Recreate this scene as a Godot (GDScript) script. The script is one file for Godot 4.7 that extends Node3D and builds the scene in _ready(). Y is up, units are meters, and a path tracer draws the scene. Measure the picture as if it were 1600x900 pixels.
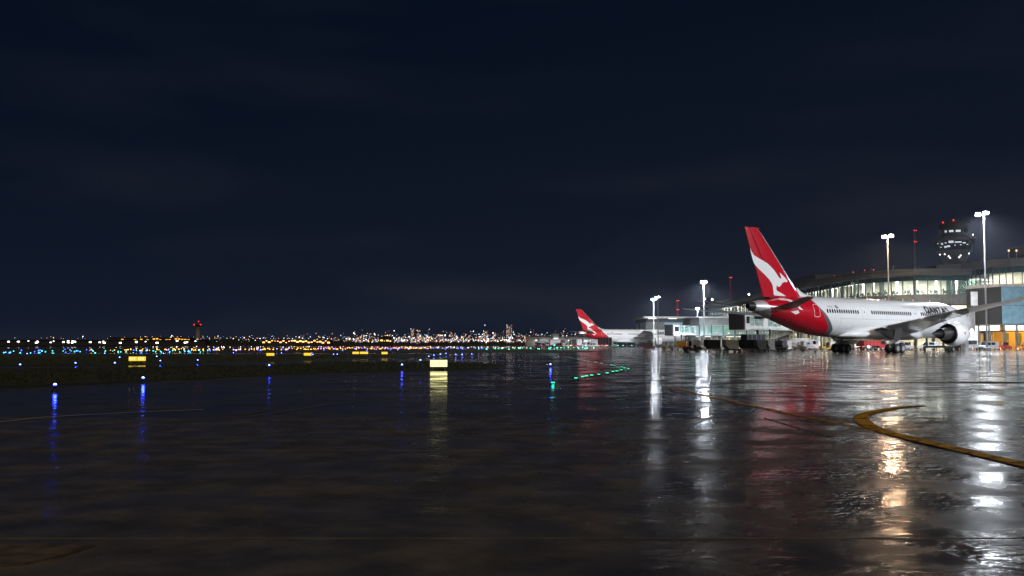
extends Node3D
# An airport apron on a wet night: airliners at their gates, a long glazed concourse, floodlight masts,
# taxiway lights and a lit city on low hills behind. Metres; x to the right, -z away from the camera.

var taken := {}
var M := {}
var rng := RandomNumberGenerator.new()
var unit := BoxMesh.new()
var lamp_ball := SphereMesh.new()
var fuselage_rows: Array = []


# ---------------------------------------------------------------- mesh helpers
class MB:
	var st := SurfaceTool.new()

	func _init() -> void:
		st.begin(Mesh.PRIMITIVE_TRIANGLES)
		st.set_smooth_group(-1)

	func tri(a: Vector3, b: Vector3, c: Vector3) -> void:
		st.add_vertex(a)
		st.add_vertex(c)
		st.add_vertex(b)

	func face(p: Array, out: Vector3) -> void:
		var n: Vector3 = (p[1] - p[0]).cross(p[2] - p[0])
		if n.length_squared() < 1e-14 and p.size() > 3:
			n = (p[2] - p[0]).cross(p[3] - p[0])
		var q := p
		if n.dot(out) < 0.0:
			q = p.duplicate()
			q.reverse()
		for i in range(1, q.size() - 1):
			tri(q[0], q[i], q[i + 1])

	func box(c: Vector3, s: Vector3, ch := 0.0, b := Basis()) -> void:
		st.set_smooth_group(-1)
		var h := s / 2.0
		ch = minf(ch, minf(h.x, minf(h.y, h.z)) * 0.8)
		for ax in 3:
			var u := (ax + 1) % 3
			var v := (ax + 2) % 3
			for sg in [-1.0, 1.0]:
				var p := []
				for k in [[-1, -1], [1, -1], [1, 1], [-1, 1]]:
					var q := Vector3()
					q[ax] = sg * h[ax]
					q[u] = k[0] * (h[u] - ch)
					q[v] = k[1] * (h[v] - ch)
					p.append(c + b * q)
				var o := Vector3()
				o[ax] = sg
				face(p, b * o)
		if ch <= 0.0:
			return
		for ax in 3:
			var u := (ax + 1) % 3
			var v := (ax + 2) % 3
			for su in [-1.0, 1.0]:
				for sv in [-1.0, 1.0]:
					var p := []
					for k in [[-1, 0], [1, 0], [1, 1], [-1, 1]]:
						var q := Vector3()
						q[ax] = k[0] * (h[ax] - ch)
						q[u] = su * (h[u] - (ch if k[1] else 0.0))
						q[v] = sv * (h[v] - (0.0 if k[1] else ch))
						p.append(c + b * q)
					var o := Vector3()
					o[u] = su
					o[v] = sv
					face(p, b * o)
		for sx in [-1.0, 1.0]:
			for sy in [-1.0, 1.0]:
				for sz in [-1.0, 1.0]:
					var o := Vector3(sx, sy, sz)
					var p := []
					for ax in 3:
						var q := o * (h - Vector3(ch, ch, ch))
						q[ax] = o[ax] * h[ax]
						p.append(c + b * q)
					face(p, b * o)

	func loft(rings: Array, cap0 := true, cap1 := true, closed := true) -> void:
		st.set_smooth_group(0)
		for i in rings.size() - 1:
			var a: Array = rings[i]
			var b: Array = rings[i + 1]
			var mid := Vector3()
			for p in a:
				mid += p
			for p in b:
				mid += p
			mid /= a.size() + b.size()
			for k in (a.size() if closed else a.size() - 1):
				var l := (k + 1) % a.size()
				face([a[k], a[l], b[l], b[k]], (a[k] + a[l] + b[l] + b[k]) / 4.0 - mid)
		st.set_smooth_group(-1)
		if rings.size() < 2:
			return
		var ends := []
		for r in [rings[0], rings[1], rings[-1], rings[-2]]:
			var m := Vector3()
			for p in r:
				m += p
			ends.append(m / r.size())
		if cap0:
			face(rings[0], ends[0] - ends[1])
		if cap1:
			face(rings[-1], ends[2] - ends[3])

	func tube(pts: Array, radii: Array, seg := 8, caps := true) -> void:
		var rings := []
		var up := Vector3.UP
		for i in pts.size():
			var d: Vector3 = (pts[mini(i + 1, pts.size() - 1)] - pts[maxi(i - 1, 0)]).normalized()
			if absf(d.dot(up)) > 0.95:
				up = Vector3.RIGHT if absf(d.x) < 0.9 else Vector3.BACK
			var x := d.cross(up).normalized()
			var y := d.cross(x).normalized()
			up = -y
			var r := []
			for k in seg:
				var t := TAU * k / seg
				r.append(pts[i] + (x * cos(t) + y * sin(t)) * radii[mini(i, radii.size() - 1)])
			rings.append(r)
		loft(rings, caps, caps)

	# profile: pairs of (distance along the axis, radius)
	func lathe(profile: Array, at := Transform3D(), seg := 24, smooth := true) -> void:
		st.set_smooth_group(0 if smooth else -1)
		for i in profile.size() - 1:
			var p: Vector2 = profile[i]
			var q: Vector2 = profile[i + 1]
			var n2 := Vector2(-(q.y - p.y), q.x - p.x)
			for k in seg:
				var t0 := TAU * k / seg
				var t1 := TAU * (k + 1) / seg
				var pts := []
				for e in [[p, t0], [p, t1], [q, t1], [q, t0]]:
					pts.append(at * Vector3(e[0].x, e[0].y * cos(e[1]), e[0].y * sin(e[1])))
				var tm := (t0 + t1) / 2.0
				face(pts, at.basis * Vector3(n2.x, n2.y * cos(tm), n2.y * sin(tm)))

	# a flat outline in the plane of u and v, pushed from o along w
	func prism(poly: PackedVector2Array, o: Vector3, u: Vector3, v: Vector3, w: Vector3) -> void:
		st.set_smooth_group(-1)
		var idx := Geometry2D.triangulate_polygon(poly)
		for i in range(0, idx.size(), 3):
			var p := []
			for k in 3:
				p.append(o + u * poly[idx[i + k]].x + v * poly[idx[i + k]].y)
			face(p, -w)
			face([p[0] + w, p[1] + w, p[2] + w], w)
		var ccw := not Geometry2D.is_polygon_clockwise(poly)
		for i in poly.size():
			var a := poly[i]
			var b := poly[(i + 1) % poly.size()]
			var n := Vector2(b.y - a.y, a.x - b.x) * (1.0 if ccw else -1.0)
			var a3 := o + u * a.x + v * a.y
			var b3 := o + u * b.x + v * b.y
			face([a3, b3, b3 + w, a3 + w], u * n.x + v * n.y)

	func mesh() -> ArrayMesh:
		st.generate_normals()
		return st.commit()


# a smooth surface from f(s, t), s and t in 0..1, with normals taken from the surface itself
func grid_mesh(nu: int, nv: int, f: Callable, outward: Callable) -> ArrayMesh:
	var P := PackedVector3Array()
	var N := PackedVector3Array()
	var I := PackedInt32Array()
	var e := 0.0005
	for i in nu + 1:
		for k in nv + 1:
			var s := float(i) / nu
			var t := float(k) / nv
			var p: Vector3 = f.call(s, t)
			var n: Vector3 = (f.call(minf(s + e, 1.0), t) - f.call(maxf(s - e, 0.0), t)).cross(f.call(s, t + e) - f.call(s, t - e)).normalized()
			if n.dot(outward.call(p)) < 0.0:
				n = -n
			P.append(p)
			N.append(n)
	for i in nu:
		for k in nv:
			var a := i * (nv + 1) + k
			for q in [[a, a + 1, a + nv + 2], [a, a + nv + 2, a + nv + 1]]:
				var g: Vector3 = (P[q[1]] - P[q[0]]).cross(P[q[2]] - P[q[0]])
				if g.dot(N[q[0]] + N[q[1]] + N[q[2]]) < 0.0:
					I.append_array(PackedInt32Array([q[0], q[1], q[2]]))
				else:
					I.append_array(PackedInt32Array([q[0], q[2], q[1]]))
	var arr := []
	arr.resize(Mesh.ARRAY_MAX)
	arr[Mesh.ARRAY_VERTEX] = P
	arr[Mesh.ARRAY_NORMAL] = N
	arr[Mesh.ARRAY_INDEX] = I
	var m := ArrayMesh.new()
	m.add_surface_from_arrays(Mesh.PRIMITIVE_TRIANGLES, arr)
	return m


# ---------------------------------------------------------------- scene helpers
func numbered(called: String) -> String:
	if not taken.has(called):
		taken[called] = 0
		return called
	taken[called] += 1
	return "%s_%03d" % [called, taken[called]]


func tag(o: Node3D, label: String, category: String, group := "") -> void:
	o.set_meta("label", label)
	o.set_meta("category", category)
	if group:
		o.set_meta("group", group)


func thing(called: String, label: String, category: String, at := Vector3.ZERO, turn := 0.0, group := "") -> Node3D:
	var o := Node3D.new()
	o.name = numbered(called)
	add_child(o)
	o.position = at
	o.rotation.y = turn
	tag(o, label, category, group)
	return o


func copy(src: Node3D, label: String, at: Vector3, turn := 0.0, group := "") -> Node3D:
	var o: Node3D = src.duplicate()
	o.name = numbered(String(src.name).rstrip("0123456789").rstrip("_"))
	add_child(o)
	o.position = at
	o.rotation.y = turn
	o.set_meta("label", label)
	if group:
		o.set_meta("group", group)
	return o


func inst(called: String, mesh: Mesh, m: Material, parent: Node3D, t := Transform3D()) -> MeshInstance3D:
	var o := MeshInstance3D.new()
	o.name = called
	o.mesh = mesh
	o.material_override = m
	o.transform = t
	parent.add_child(o, true)
	return o


func part(called: String, b: MB, m: Material, parent: Node3D) -> MeshInstance3D:
	return inst(called, b.mesh(), m, parent)


func block(called: String, c: Vector3, s: Vector3, m: Material, parent: Node3D, turn := 0.0) -> MeshInstance3D:
	return inst(called, unit, m, parent, Transform3D(Basis(Vector3.UP, turn) * Basis.from_scale(s), c))


func structure(called: String, mesh: Mesh, m: Material, t := Transform3D()) -> MeshInstance3D:
	var o := inst(numbered(called), mesh, m, self, t)
	o.set_meta("kind", "structure")
	return o


func g(x: float, d: float, y := 0.0) -> Vector3:
	return Vector3(x, y, -d)


# ---------------------------------------------------------------- materials
func lin(r: float, gg: float, b: float) -> Color:
	return Color(r, gg, b).linear_to_srgb()


func mat(key: String, c: Color, rough := 0.6, metal := 0.0) -> StandardMaterial3D:
	var m := StandardMaterial3D.new()
	m.resource_name = key
	m.albedo_color = c
	m.roughness = rough
	m.metallic = metal
	M[key] = m
	return m


func glow(key: String, c: Color, energy: float) -> StandardMaterial3D:
	var m := mat(key, lin(0.5, 0.5, 0.5), 0.5)
	m.emission_enabled = true
	m.emission = c
	m.emission_energy_multiplier = energy
	return m


func noise_image(px: int, freq: float, octaves: int, sd: int, gain := 0.5) -> Image:
	var n := FastNoiseLite.new()
	n.noise_type = FastNoiseLite.TYPE_SIMPLEX_SMOOTH
	n.seed = sd
	n.frequency = freq
	n.fractal_octaves = octaves
	n.fractal_gain = gain
	return n.get_seamless_image(px, px, false, false, 0.15, true)


func ramp(img: Image, stops: Array) -> ImageTexture:
	var gr := Gradient.new()
	gr.offsets = PackedFloat32Array(stops.map(func(s): return s[0]))
	gr.colors = PackedColorArray(stops.map(func(s): return s[1]))
	var lut := []
	for i in 256:
		lut.append(gr.sample(i / 255.0))
	var src := img.duplicate() as Image
	src.convert(Image.FORMAT_L8)
	var data := src.get_data()
	var out := PackedByteArray()
	out.resize(data.size() * 3)
	for i in data.size():
		var c: Color = lut[data[i]]
		out[i * 3] = c.r8
		out[i * 3 + 1] = c.g8
		out[i * 3 + 2] = c.b8
	return ImageTexture.create_from_image(Image.create_from_data(src.get_width(), src.get_height(), false, Image.FORMAT_RGB8, out))


# slopes of shallow water and worn concrete, several wavelengths laid over each other; red and green hold slope / 0.15
func ripple_map() -> ImageTexture:
	var n := 512
	var bytes := noise_image(n, 16.0 / n, 1, 7).get_data()
	var sx := PackedFloat32Array()
	var sy := PackedFloat32Array()
	sx.resize(n * n)
	sy.resize(n * n)
	var total := 0.0
	for y in n:
		for x in n:
			var i := y * n + x
			sx[i] = bytes[y * n + (x + 1) % n] - bytes[y * n + (x + n - 1) % n]
			sy[i] = bytes[((y + 1) % n) * n + x] - bytes[((y + n - 1) % n) * n + x]
			total += sx[i] * sx[i]
	var unit_slope := 1.0 / sqrt(total / (n * n))
	var size := 1024
	var out := PackedByteArray()
	out.resize(size * size * 3)
	var w := [0.003, 0.005, 0.007, 0.006]
	var calm := noise_image(n, 5.0 / n, 3, 19).get_data()  # where water stands it lies smooth
	for k in 4:
		w[k] *= unit_slope / 0.15 * 127.0
	for y in size:
		var ry := [(y / 2) % n, (y + 131) % n, (y * 2 + 57) % n, (y * 4 + 11) % n]
		for x in size:
			var a := (ry[0] as int) * n + x / 2
			var b := (ry[1] as int) * n + (x + 201) % n
			var c := (ry[2] as int) * n + (x * 2 + 77) % n
			var d := (ry[3] as int) * n + (x * 4 + 301) % n
			var o := (y * size + x) * 3
			var k := clampf((calm[a] - 50.0) / 95.0, 0.4, 1.25)
			out[o] = clampi(int(127.5 + k * (sx[a] * w[0] + sx[b] * w[1] + sx[c] * w[2] + sx[d] * w[3])), 0, 255)
			out[o + 1] = clampi(int(127.5 + k * (sy[a] * w[0] + sy[b] * w[1] + sy[c] * w[2] + sy[d] * w[3])), 0, 255)
			out[o + 2] = 255
	return ImageTexture.create_from_image(Image.create_from_data(size, size, false, Image.FORMAT_RGB8, out))


func grime(m: StandardMaterial3D, tex: Texture2D, scale: float) -> void:
	m.albedo_texture = tex
	m.uv1_triplanar = true
	m.uv1_world_triplanar = true
	m.uv1_scale = Vector3.ONE * scale


func materials() -> void:
	var blotch := noise_image(512, 0.012, 5, 11)
	var wash := ramp(blotch, [[0.0, Color(0.8, 0.8, 0.8)], [0.5, Color(0.93, 0.93, 0.92)], [1.0, Color(1, 1, 1)]])
	var dirty := ramp(blotch, [[0.0, Color(0.55, 0.53, 0.5)], [0.5, Color(0.82, 0.81, 0.8)], [1.0, Color(1, 1, 1)]])
	# wet pavement: colour, gloss and ripple from separate patterns
	var tone := noise_image(1024, 0.006, 6, 3, 0.6)
	var tone_tex := ramp(tone, [[0.0, lin(0.045, 0.04, 0.036)], [0.45, lin(0.085, 0.076, 0.066)], [0.7, lin(0.115, 0.1, 0.084)], [1.0, lin(0.16, 0.14, 0.115)]])
	var wet := noise_image(1024, 0.0045, 5, 29, 0.55)
	var wet_tex := ramp(wet, [[0.0, Color(0.03, 0.03, 0.03)], [0.42, Color(0.06, 0.06, 0.06)], [0.6, Color(0.14, 0.14, 0.14)], [1.0, Color(0.3, 0.3, 0.3)]])
	var ripple_tex := ripple_map()
	for k in 4:
		var m := mat("wet_concrete_%d" % k, [Color(1, 1, 1), Color(0.94, 0.94, 0.95), Color(1, 0.98, 0.95), Color(0.9, 0.9, 0.9)][k], 1.0)
		grime(m, tone_tex, 1.0 / 13.0)
		m.uv1_offset = Vector3(0.37 * k, 0.0, 0.23 * k)
		m.roughness_texture = wet_tex
		m.roughness_texture_channel = BaseMaterial3D.TEXTURE_CHANNEL_RED
		m.normal_enabled = true
		m.normal_texture = ripple_tex
		m.normal_scale = 0.15
		m.metallic_specular = 0.5
	grime(mat("repair", lin(0.19, 0.165, 0.125), 0.5), dirty, 0.5)
	var worn := mat("worn_concrete", Color(1, 0.99, 0.97), 1.0)
	grime(worn, ramp(tone, [[0.0, lin(0.05, 0.048, 0.044)], [0.45, lin(0.1, 0.094, 0.085)], [0.7, lin(0.145, 0.134, 0.118)], [1.0, lin(0.19, 0.174, 0.15)]]), 1.0 / 6.5)
	worn.roughness_texture = ramp(wet, [[0.0, Color(0.07, 0.07, 0.07)], [0.4, Color(0.15, 0.15, 0.15)], [0.52, Color(0.24, 0.24, 0.24)], [1.0, Color(0.42, 0.42, 0.42)]])
	worn.normal_enabled = true
	worn.normal_texture = ripple_tex
	worn.normal_scale = 0.32
	mat("joint", lin(0.02, 0.019, 0.018), 0.6)
	mat("yellow_paint", lin(0.7, 0.42, 0.016), 0.35)
	M.yellow_paint.metallic_specular = 0.1
	M.yellow_paint.roughness = 0.6
	grime(M.yellow_paint, ramp(wet, [[0.0, Color(1, 1, 1)], [0.55, Color(0.9, 0.88, 0.85)], [0.72, Color(0.45, 0.42, 0.4)], [1.0, Color(0.2, 0.2, 0.2)]]), 0.6)
	mat("worn_yellow", lin(0.2, 0.15, 0.04), 0.4)
	mat("red_paint", lin(0.3, 0.02, 0.02), 0.35)
	mat("white_line", lin(0.5, 0.48, 0.42), 0.4)
	mat("black_line", lin(0.012, 0.012, 0.012), 0.4)
	grime(mat("grass", lin(0.036, 0.046, 0.012), 0.9), dirty, 0.2)
	mat("blade", lin(0.035, 0.045, 0.012), 0.8)
	grime(mat("far_field", lin(0.03, 0.035, 0.02), 0.9), dirty, 0.01)
	grime(mat("hill", lin(0.02, 0.025, 0.018), 0.95), dirty, 0.004)
	# aircraft
	for e in [["white_skin", lin(0.74, 0.74, 0.75), 0.22], ["red_skin", lin(0.46, 0.004, 0.016), 0.2], ["grey_band", lin(0.09, 0.1, 0.115), 0.3], ["wing_grey", lin(0.5, 0.51, 0.52), 0.32]]:
		var m := mat(e[0], e[1], e[2])
		m.clearcoat_enabled = true
		m.clearcoat = 0.7
		m.clearcoat_roughness = 0.08
	mat("tail_grey", lin(0.2, 0.19, 0.185), 0.5)
	mat("silver", lin(0.6, 0.6, 0.62), 0.42, 0.45)
	mat("dark_metal", lin(0.08, 0.075, 0.075), 0.35, 0.8)
	mat("bare_metal", lin(0.4, 0.39, 0.38), 0.3, 1.0)
	mat("emblem", lin(0.75, 0.75, 0.75), 0.25)
	mat("letter_black", lin(0.01, 0.01, 0.012), 0.7)
	mat("letter_grey", lin(0.2, 0.2, 0.2), 0.4)
	mat("letter_red", lin(0.4, 0.01, 0.01), 0.4)
	mat("flag_blue", lin(0.008, 0.012, 0.05), 0.4)
	mat("porthole", lin(0.01, 0.011, 0.013), 0.12)
	mat("outline_grey", lin(0.3, 0.3, 0.31), 0.4)
	mat("rubber", lin(0.018, 0.018, 0.018), 0.75)
	mat("gear_grey", lin(0.3, 0.3, 0.3), 0.45, 0.2)
	mat("black_hole", lin(0.008, 0.008, 0.008), 0.8)  # near-black colour for the shade inside openings and gaps
	# buildings
	grime(mat("fascia", lin(0.055, 0.054, 0.05), 0.55), wash, 0.07)
	grime(mat("wall_grey", lin(0.13, 0.14, 0.14), 0.6), wash, 0.08)
	grime(mat("wall_dark", lin(0.02, 0.024, 0.028), 0.5), wash, 0.08)
	grime(mat("blue_panel", lin(0.2, 0.36, 0.46), 0.3), wash, 0.09)
	grime(mat("blue_panel_pale", lin(0.25, 0.42, 0.52), 0.3), wash, 0.09)
	grime(mat("parapet", lin(0.5, 0.5, 0.5), 0.5), wash, 0.08)
	grime(mat("interior_white", lin(0.78, 0.77, 0.7), 0.8), wash, 0.06)
	mat("mullion", lin(0.035, 0.05, 0.055), 0.4, 0.3)
	mat("column_dark", lin(0.03, 0.055, 0.075), 0.45)
	mat("seat_blue", lin(0.012, 0.03, 0.06), 0.6)
	mat("teal_glass", lin(0.02, 0.07, 0.075), 0.08)
	var pane := mat("pane", Color(0.75, 0.95, 0.92, 0.1), 0.02)
	pane.transparency = BaseMaterial3D.TRANSPARENCY_ALPHA
	mat("yellow_lit_wall", lin(0.62, 0.36, 0.03), 0.6)  # the bays' yellow light is carried in this colour
	grime(mat("bridge_grey", lin(0.5, 0.51, 0.53), 0.45), wash, 0.12)
	mat("bellows", lin(0.014, 0.015, 0.018), 0.7)
	mat("steel", lin(0.42, 0.43, 0.45), 0.4, 0.5)
	mat("mast_steel", lin(0.2, 0.2, 0.2), 0.45, 0.3)
	mat("concrete_tower", lin(0.03, 0.03, 0.032), 0.8)
	mat("tower_glass", lin(0.012, 0.018, 0.022), 0.1)
	grime(mat("city_wall", lin(0.05, 0.05, 0.055), 0.8), wash, 0.02)
	grime(mat("shed_wall", lin(0.42, 0.42, 0.42), 0.7), wash, 0.03)
	# vehicles
	for e in [["paint_white", lin(0.68, 0.68, 0.68)], ["paint_yellow", lin(0.6, 0.34, 0.02)], ["paint_red", lin(0.36, 0.012, 0.014)], ["paint_navy", lin(0.012, 0.016, 0.035)], ["paint_silver", lin(0.34, 0.35, 0.37)], ["paint_orange", lin(0.55, 0.16, 0.015)]]:
		var m := mat(e[0], e[1], 0.32)
		grime(m, dirty, 0.5)
		m.uv1_world_triplanar = false
		m.clearcoat_enabled = true
		m.clearcoat = 0.3
	mat("chassis", lin(0.02, 0.02, 0.022), 0.6)
	mat("windscreen", lin(0.01, 0.013, 0.016), 0.06)
	mat("canvas_navy", lin(0.014, 0.016, 0.026), 0.85)
	mat("ribbed_alloy", lin(0.3, 0.3, 0.32), 0.5, 0.3)
	mat("cloth_dark", lin(0.025, 0.028, 0.04), 0.9)
	mat("cloth_vest", lin(0.6, 0.45, 0.02), 0.8)
	mat("skin_tone", lin(0.42, 0.27, 0.2), 0.6)
	# things that give off light
	glow("flood", Color(0.93, 0.96, 1.0), 170.0)
	glow("flood_warm", Color(1.0, 0.82, 0.66), 460.0)
	glow("blue_lamp", Color(0.06, 0.14, 1.0), 14.0)
	glow("blue_core", Color(0.55, 0.68, 1.0), 12.0)
	glow("blue_far", Color(0.14, 0.26, 1.0), 16.0)
	glow("green_lamp", Color(0.1, 1.0, 0.75), 10.0)
	glow("cyan_far", Color(0.3, 0.95, 0.95), 3.5)
	glow("amber_far", Color(1.0, 0.7, 0.24), 5.0)
	glow("red_lamp", Color(1.0, 0.12, 0.12), 3.0)
	glow("white_far", Color(1.0, 0.94, 0.85), 5.0)
	glow("yellow_sign", Color(1.0, 0.82, 0.04), 1.1)
	glow("white_sign", Color(1.0, 0.97, 0.72), 1.3)
	glow("ceiling_lamp", Color(1.0, 0.98, 0.88), 3.0)
	glow("lit_panel", Color(1.0, 1.0, 0.97), 1.6)
	glow("lit_window", Color(1.0, 0.97, 0.82), 0.9)
	glow("lit_yellow", Color(1.0, 0.7, 0.2), 1.6)
	glow("lit_white", Color(0.95, 0.97, 1.0), 2.4)
	glow("tail_lamp", Color(1.0, 0.05, 0.03), 5.0)
	glow("head_lamp", Color(1.0, 0.95, 0.85), 12.0)
	glow("city_warm", Color(1.0, 0.72, 0.42), 3.2)
	glow("city_white", Color(1.0, 0.97, 0.93), 5.5)
	glow("city_cool", Color(0.72, 0.84, 1.0), 3.6)
	glow("city_red", Color(1.0, 0.3, 0.2), 3.0)
	glow("city_window", Color(0.9, 0.95, 1.0), 0.7)


# ---------------------------------------------------------------- the airliner
# x runs aft from the nose, y to starboard, z up; in the node +X is forward, +Z starboard, origin under the main gear
const GEAR_X := 31.9
const STATIONS := [[0, 4.65, 4.55, 0.05], [0.5, 5.5, 3.9, 0.85], [1.2, 6.1, 3.5, 1.3], [2.5, 6.85, 3.05, 1.95], [4, 7.4, 2.75, 2.45], [6, 7.9, 2.55, 2.85], [8.5, 8.45, 2.48, 3.02], [11, 8.7, 2.48, 3.08], [14, 8.75, 2.48, 3.1], [42, 8.75, 2.48, 3.1], [46, 8.72, 2.75, 3.08], [50, 8.62, 3.32, 2.85], [54, 8.4, 4.35, 2.35], [58, 8.0, 5.45, 1.6], [60.5, 7.65, 6.05, 1.0], [62, 7.35, 6.5, 0.45]]


# the six capitals on the fuselage as pen strokes in a box one unit high: [width, strokes]
const STROKES := {
	"Q": [0.84, [[[0.42, 0.02], [0.16, 0.14], [0.08, 0.5], [0.16, 0.86], [0.42, 0.98]], [[0.42, 0.98], [0.68, 0.86], [0.76, 0.5], [0.68, 0.14], [0.42, 0.02]], [[0.48, 0.3], [0.82, -0.04]]]],
	"A": [0.76, [[[0.04, 0.0], [0.38, 1.0]], [[0.38, 1.0], [0.72, 0.0]], [[0.2, 0.3], [0.58, 0.3]]]],
	"N": [0.66, [[[0.08, 0.0], [0.08, 1.0]], [[0.08, 0.98], [0.58, 0.02]], [[0.58, 0.0], [0.58, 1.0]]]],
	"T": [0.7, [[[0.0, 0.93], [0.7, 0.93]], [[0.35, 0.9], [0.35, 0.0]]]],
	"S": [0.62, [[[0.56, 0.82], [0.44, 0.94], [0.18, 0.94], [0.09, 0.74], [0.3, 0.54], [0.52, 0.36], [0.48, 0.1], [0.2, 0.03], [0.04, 0.16]]]],
}


func ac(x: float, y: float, z: float) -> Vector3:
	return Vector3(GEAR_X - x, z, y)


func profile(x: float, k: int) -> float:
	var i := 0
	while i < STATIONS.size() - 2 and x > STATIONS[i + 1][0]:
		i += 1
	var a: Array = STATIONS[i]
	var b: Array = STATIONS[i + 1]
	var pre: Array = STATIONS[maxi(i - 1, 0)]
	var post: Array = STATIONS[mini(i + 2, STATIONS.size() - 1)]
	var dx: float = b[0] - a[0]
	var ma: float = (b[k] - pre[k]) / (b[0] - pre[0])
	var mb: float = (post[k] - a[k]) / (post[0] - a[0])
	if is_equal_approx(a[k], b[k]):
		ma = 0.0
		mb = 0.0
	var t := clampf((x - a[0]) / dx, 0.0, 1.0)
	var t2 := t * t
	var t3 := t2 * t
	return a[k] * (2 * t3 - 3 * t2 + 1) + ma * dx * (t3 - 2 * t2 + t) + b[k] * (-2 * t3 + 3 * t2) + mb * dx * (t3 - t2)


func skin(x: float, deg: float, lift := 0.0) -> Vector3:
	var zt := profile(x, 1)
	var zb := profile(x, 2)
	var w := profile(x, 3) + lift
	var t := deg_to_rad(deg)
	return ac(x, w * cos(t), (zt + zb) / 2.0 + ((zt - zb) / 2.0 + lift) * sin(t))


func skin_z(x: float, z: float, lift := 0.0) -> Vector3:
	var zt := profile(x, 1)
	var zb := profile(x, 2)
	return skin(x, rad_to_deg(asin(clampf((z - (zt + zb) / 2.0) / ((zt - zb) / 2.0), -1.0, 1.0))), lift)


func along(table: Array, deg: float) -> float:
	var d := deg
	while d > 180.0:
		d -= 360.0
	if d > 90.0:
		d = 180.0 - d
	if d < -90.0:
		d = -180.0 - d
	for i in table.size() - 1:
		if d >= table[i][0] and d <= table[i + 1][0]:
			return lerpf(table[i][1], table[i + 1][1], (d - table[i][0]) / (table[i + 1][0] - table[i][0]))
	return table[-1][1]


func fin_edges(z: float) -> Vector2:
	var le := lerpf(48.8, 59.3, (z - 8.0) / (18.2 - 8.0)) + 0.35 * maxf(0.0, z - 17.6)
	var te := lerpf(58.35, 62.5, (z - 8.04) / (18.5 - 8.04))
	return Vector2(le, te)


func airfoil(s: float) -> float:
	return 2.6 * (0.2969 * sqrt(s) - 0.126 * s - 0.3516 * s * s + 0.2843 * s * s * s - 0.1036 * s * s * s * s) * 2.0


func fin_half(x: float, z: float) -> float:
	var e := fin_edges(z)
	var s := clampf((x - e.x) / (e.y - e.x), 0.0, 1.0)
	return lerpf(0.52, 0.13, clampf((z - 8.0) / 10.4, 0.0, 1.0)) * airfoil(s) + 0.012


func foil_ring(le: Vector3, te: Vector3, thick: float, up: Vector3, s0 := 0.0, s1 := 1.0) -> Array:
	var r := []
	var n := 12
	for i in n + 1:
		var s := lerpf(s0, s1, 0.5 - 0.5 * cos(PI * i / n))
		r.append(le.lerp(te, s) + up * (thick * airfoil(s) + 0.012))
	for i in n + 1:
		var s := lerpf(s1, s0, 0.5 - 0.5 * cos(PI * i / n))
		r.append(le.lerp(te, s) - up * (thick * airfoil(s) + 0.012) * 0.8)
	return r


func fin_ring(z: float, s0: float, s1: float) -> Array:
	var e := fin_edges(z)
	var r := []
	for side in [1.0, -1.0]:
		for i in 9:
			var s := lerpf(s0, s1, i / 8.0) if side > 0 else lerpf(s1, s0, i / 8.0)
			var x := lerpf(e.x, e.y, s)
			r.append(ac(x, side * fin_half(x, z), z + 0.0))
	return r


# a flat outline laid on a curved skin: cut into small triangles, each corner lifted onto the surface
func drape(poly: PackedVector2Array, on: Callable, cuts := 2) -> ArrayMesh:
	var idx := Geometry2D.triangulate_polygon(poly)
	var tris := []
	for i in range(0, idx.size(), 3):
		tris.append([poly[idx[i]], poly[idx[i + 1]], poly[idx[i + 2]]])
	for c in cuts:
		var more := []
		for t in tris:
			var ab: Vector2 = (t[0] + t[1]) / 2.0
			var bc: Vector2 = (t[1] + t[2]) / 2.0
			var ca: Vector2 = (t[2] + t[0]) / 2.0
			more.append_array([[t[0], ab, ca], [ab, t[1], bc], [ca, bc, t[2]], [ab, bc, ca]])
		tris = more
	var b := MB.new()
	for t in tris:
		b.st.set_smooth_group(0)
		b.face([on.call(t[0]), on.call(t[1]), on.call(t[2])], Vector3(0, 0.3, 1))
	return b.mesh()


func ribbon(pts: Array, w: float) -> PackedVector2Array:
	var left := PackedVector2Array()
	var right := PackedVector2Array()
	for i in pts.size():
		var d: Vector2 = (pts[mini(i + 1, pts.size() - 1)] - pts[maxi(i - 1, 0)]).normalized()
		var n := Vector2(-d.y, d.x) * w / 2.0
		left.append(pts[i] + n)
		right.append(pts[i] - n)
	right.reverse()
	left.append_array(right)
	return left


func letters(text: String, height: float, width: float, on: Callable, bold := true) -> ArrayMesh:
	var f := SystemFont.new()
	f.font_names = PackedStringArray(["Droid Sans"])
	f.font_weight = 700 if bold else 400
	var t := TextMesh.new()
	t.text = text
	t.font = f
	t.font_size = 64
	t.pixel_size = 0.01
	t.depth = 0.0
	t.curve_step = 1.0
	var arr := t.get_mesh_arrays()
	var v: PackedVector3Array = arr[Mesh.ARRAY_VERTEX]
	var ids = arr[Mesh.ARRAY_INDEX]
	var order: PackedInt32Array = ids if ids != null else PackedInt32Array(range(v.size()))
	var lo := Vector2(1e9, 1e9)
	var hi := Vector2(-1e9, -1e9)
	for p in v:
		lo = lo.min(Vector2(p.x, p.y))
		hi = hi.max(Vector2(p.x, p.y))
	var b := MB.new()
	for i in range(0, order.size() - 2, 3):
		var q := []
		for k in 3:
			var p := v[order[i + k]]
			q.append(on.call(Vector2((p.x - lo.x) / (hi.x - lo.x) * width, (p.y - lo.y) / (hi.y - lo.y) * height)))
		if ((q[1] - q[0]) as Vector3).cross(q[2] - q[0]).length() > 1e-9:
			b.face(q, Vector3(0, 0.3, 1))
	return b.mesh()


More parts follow.
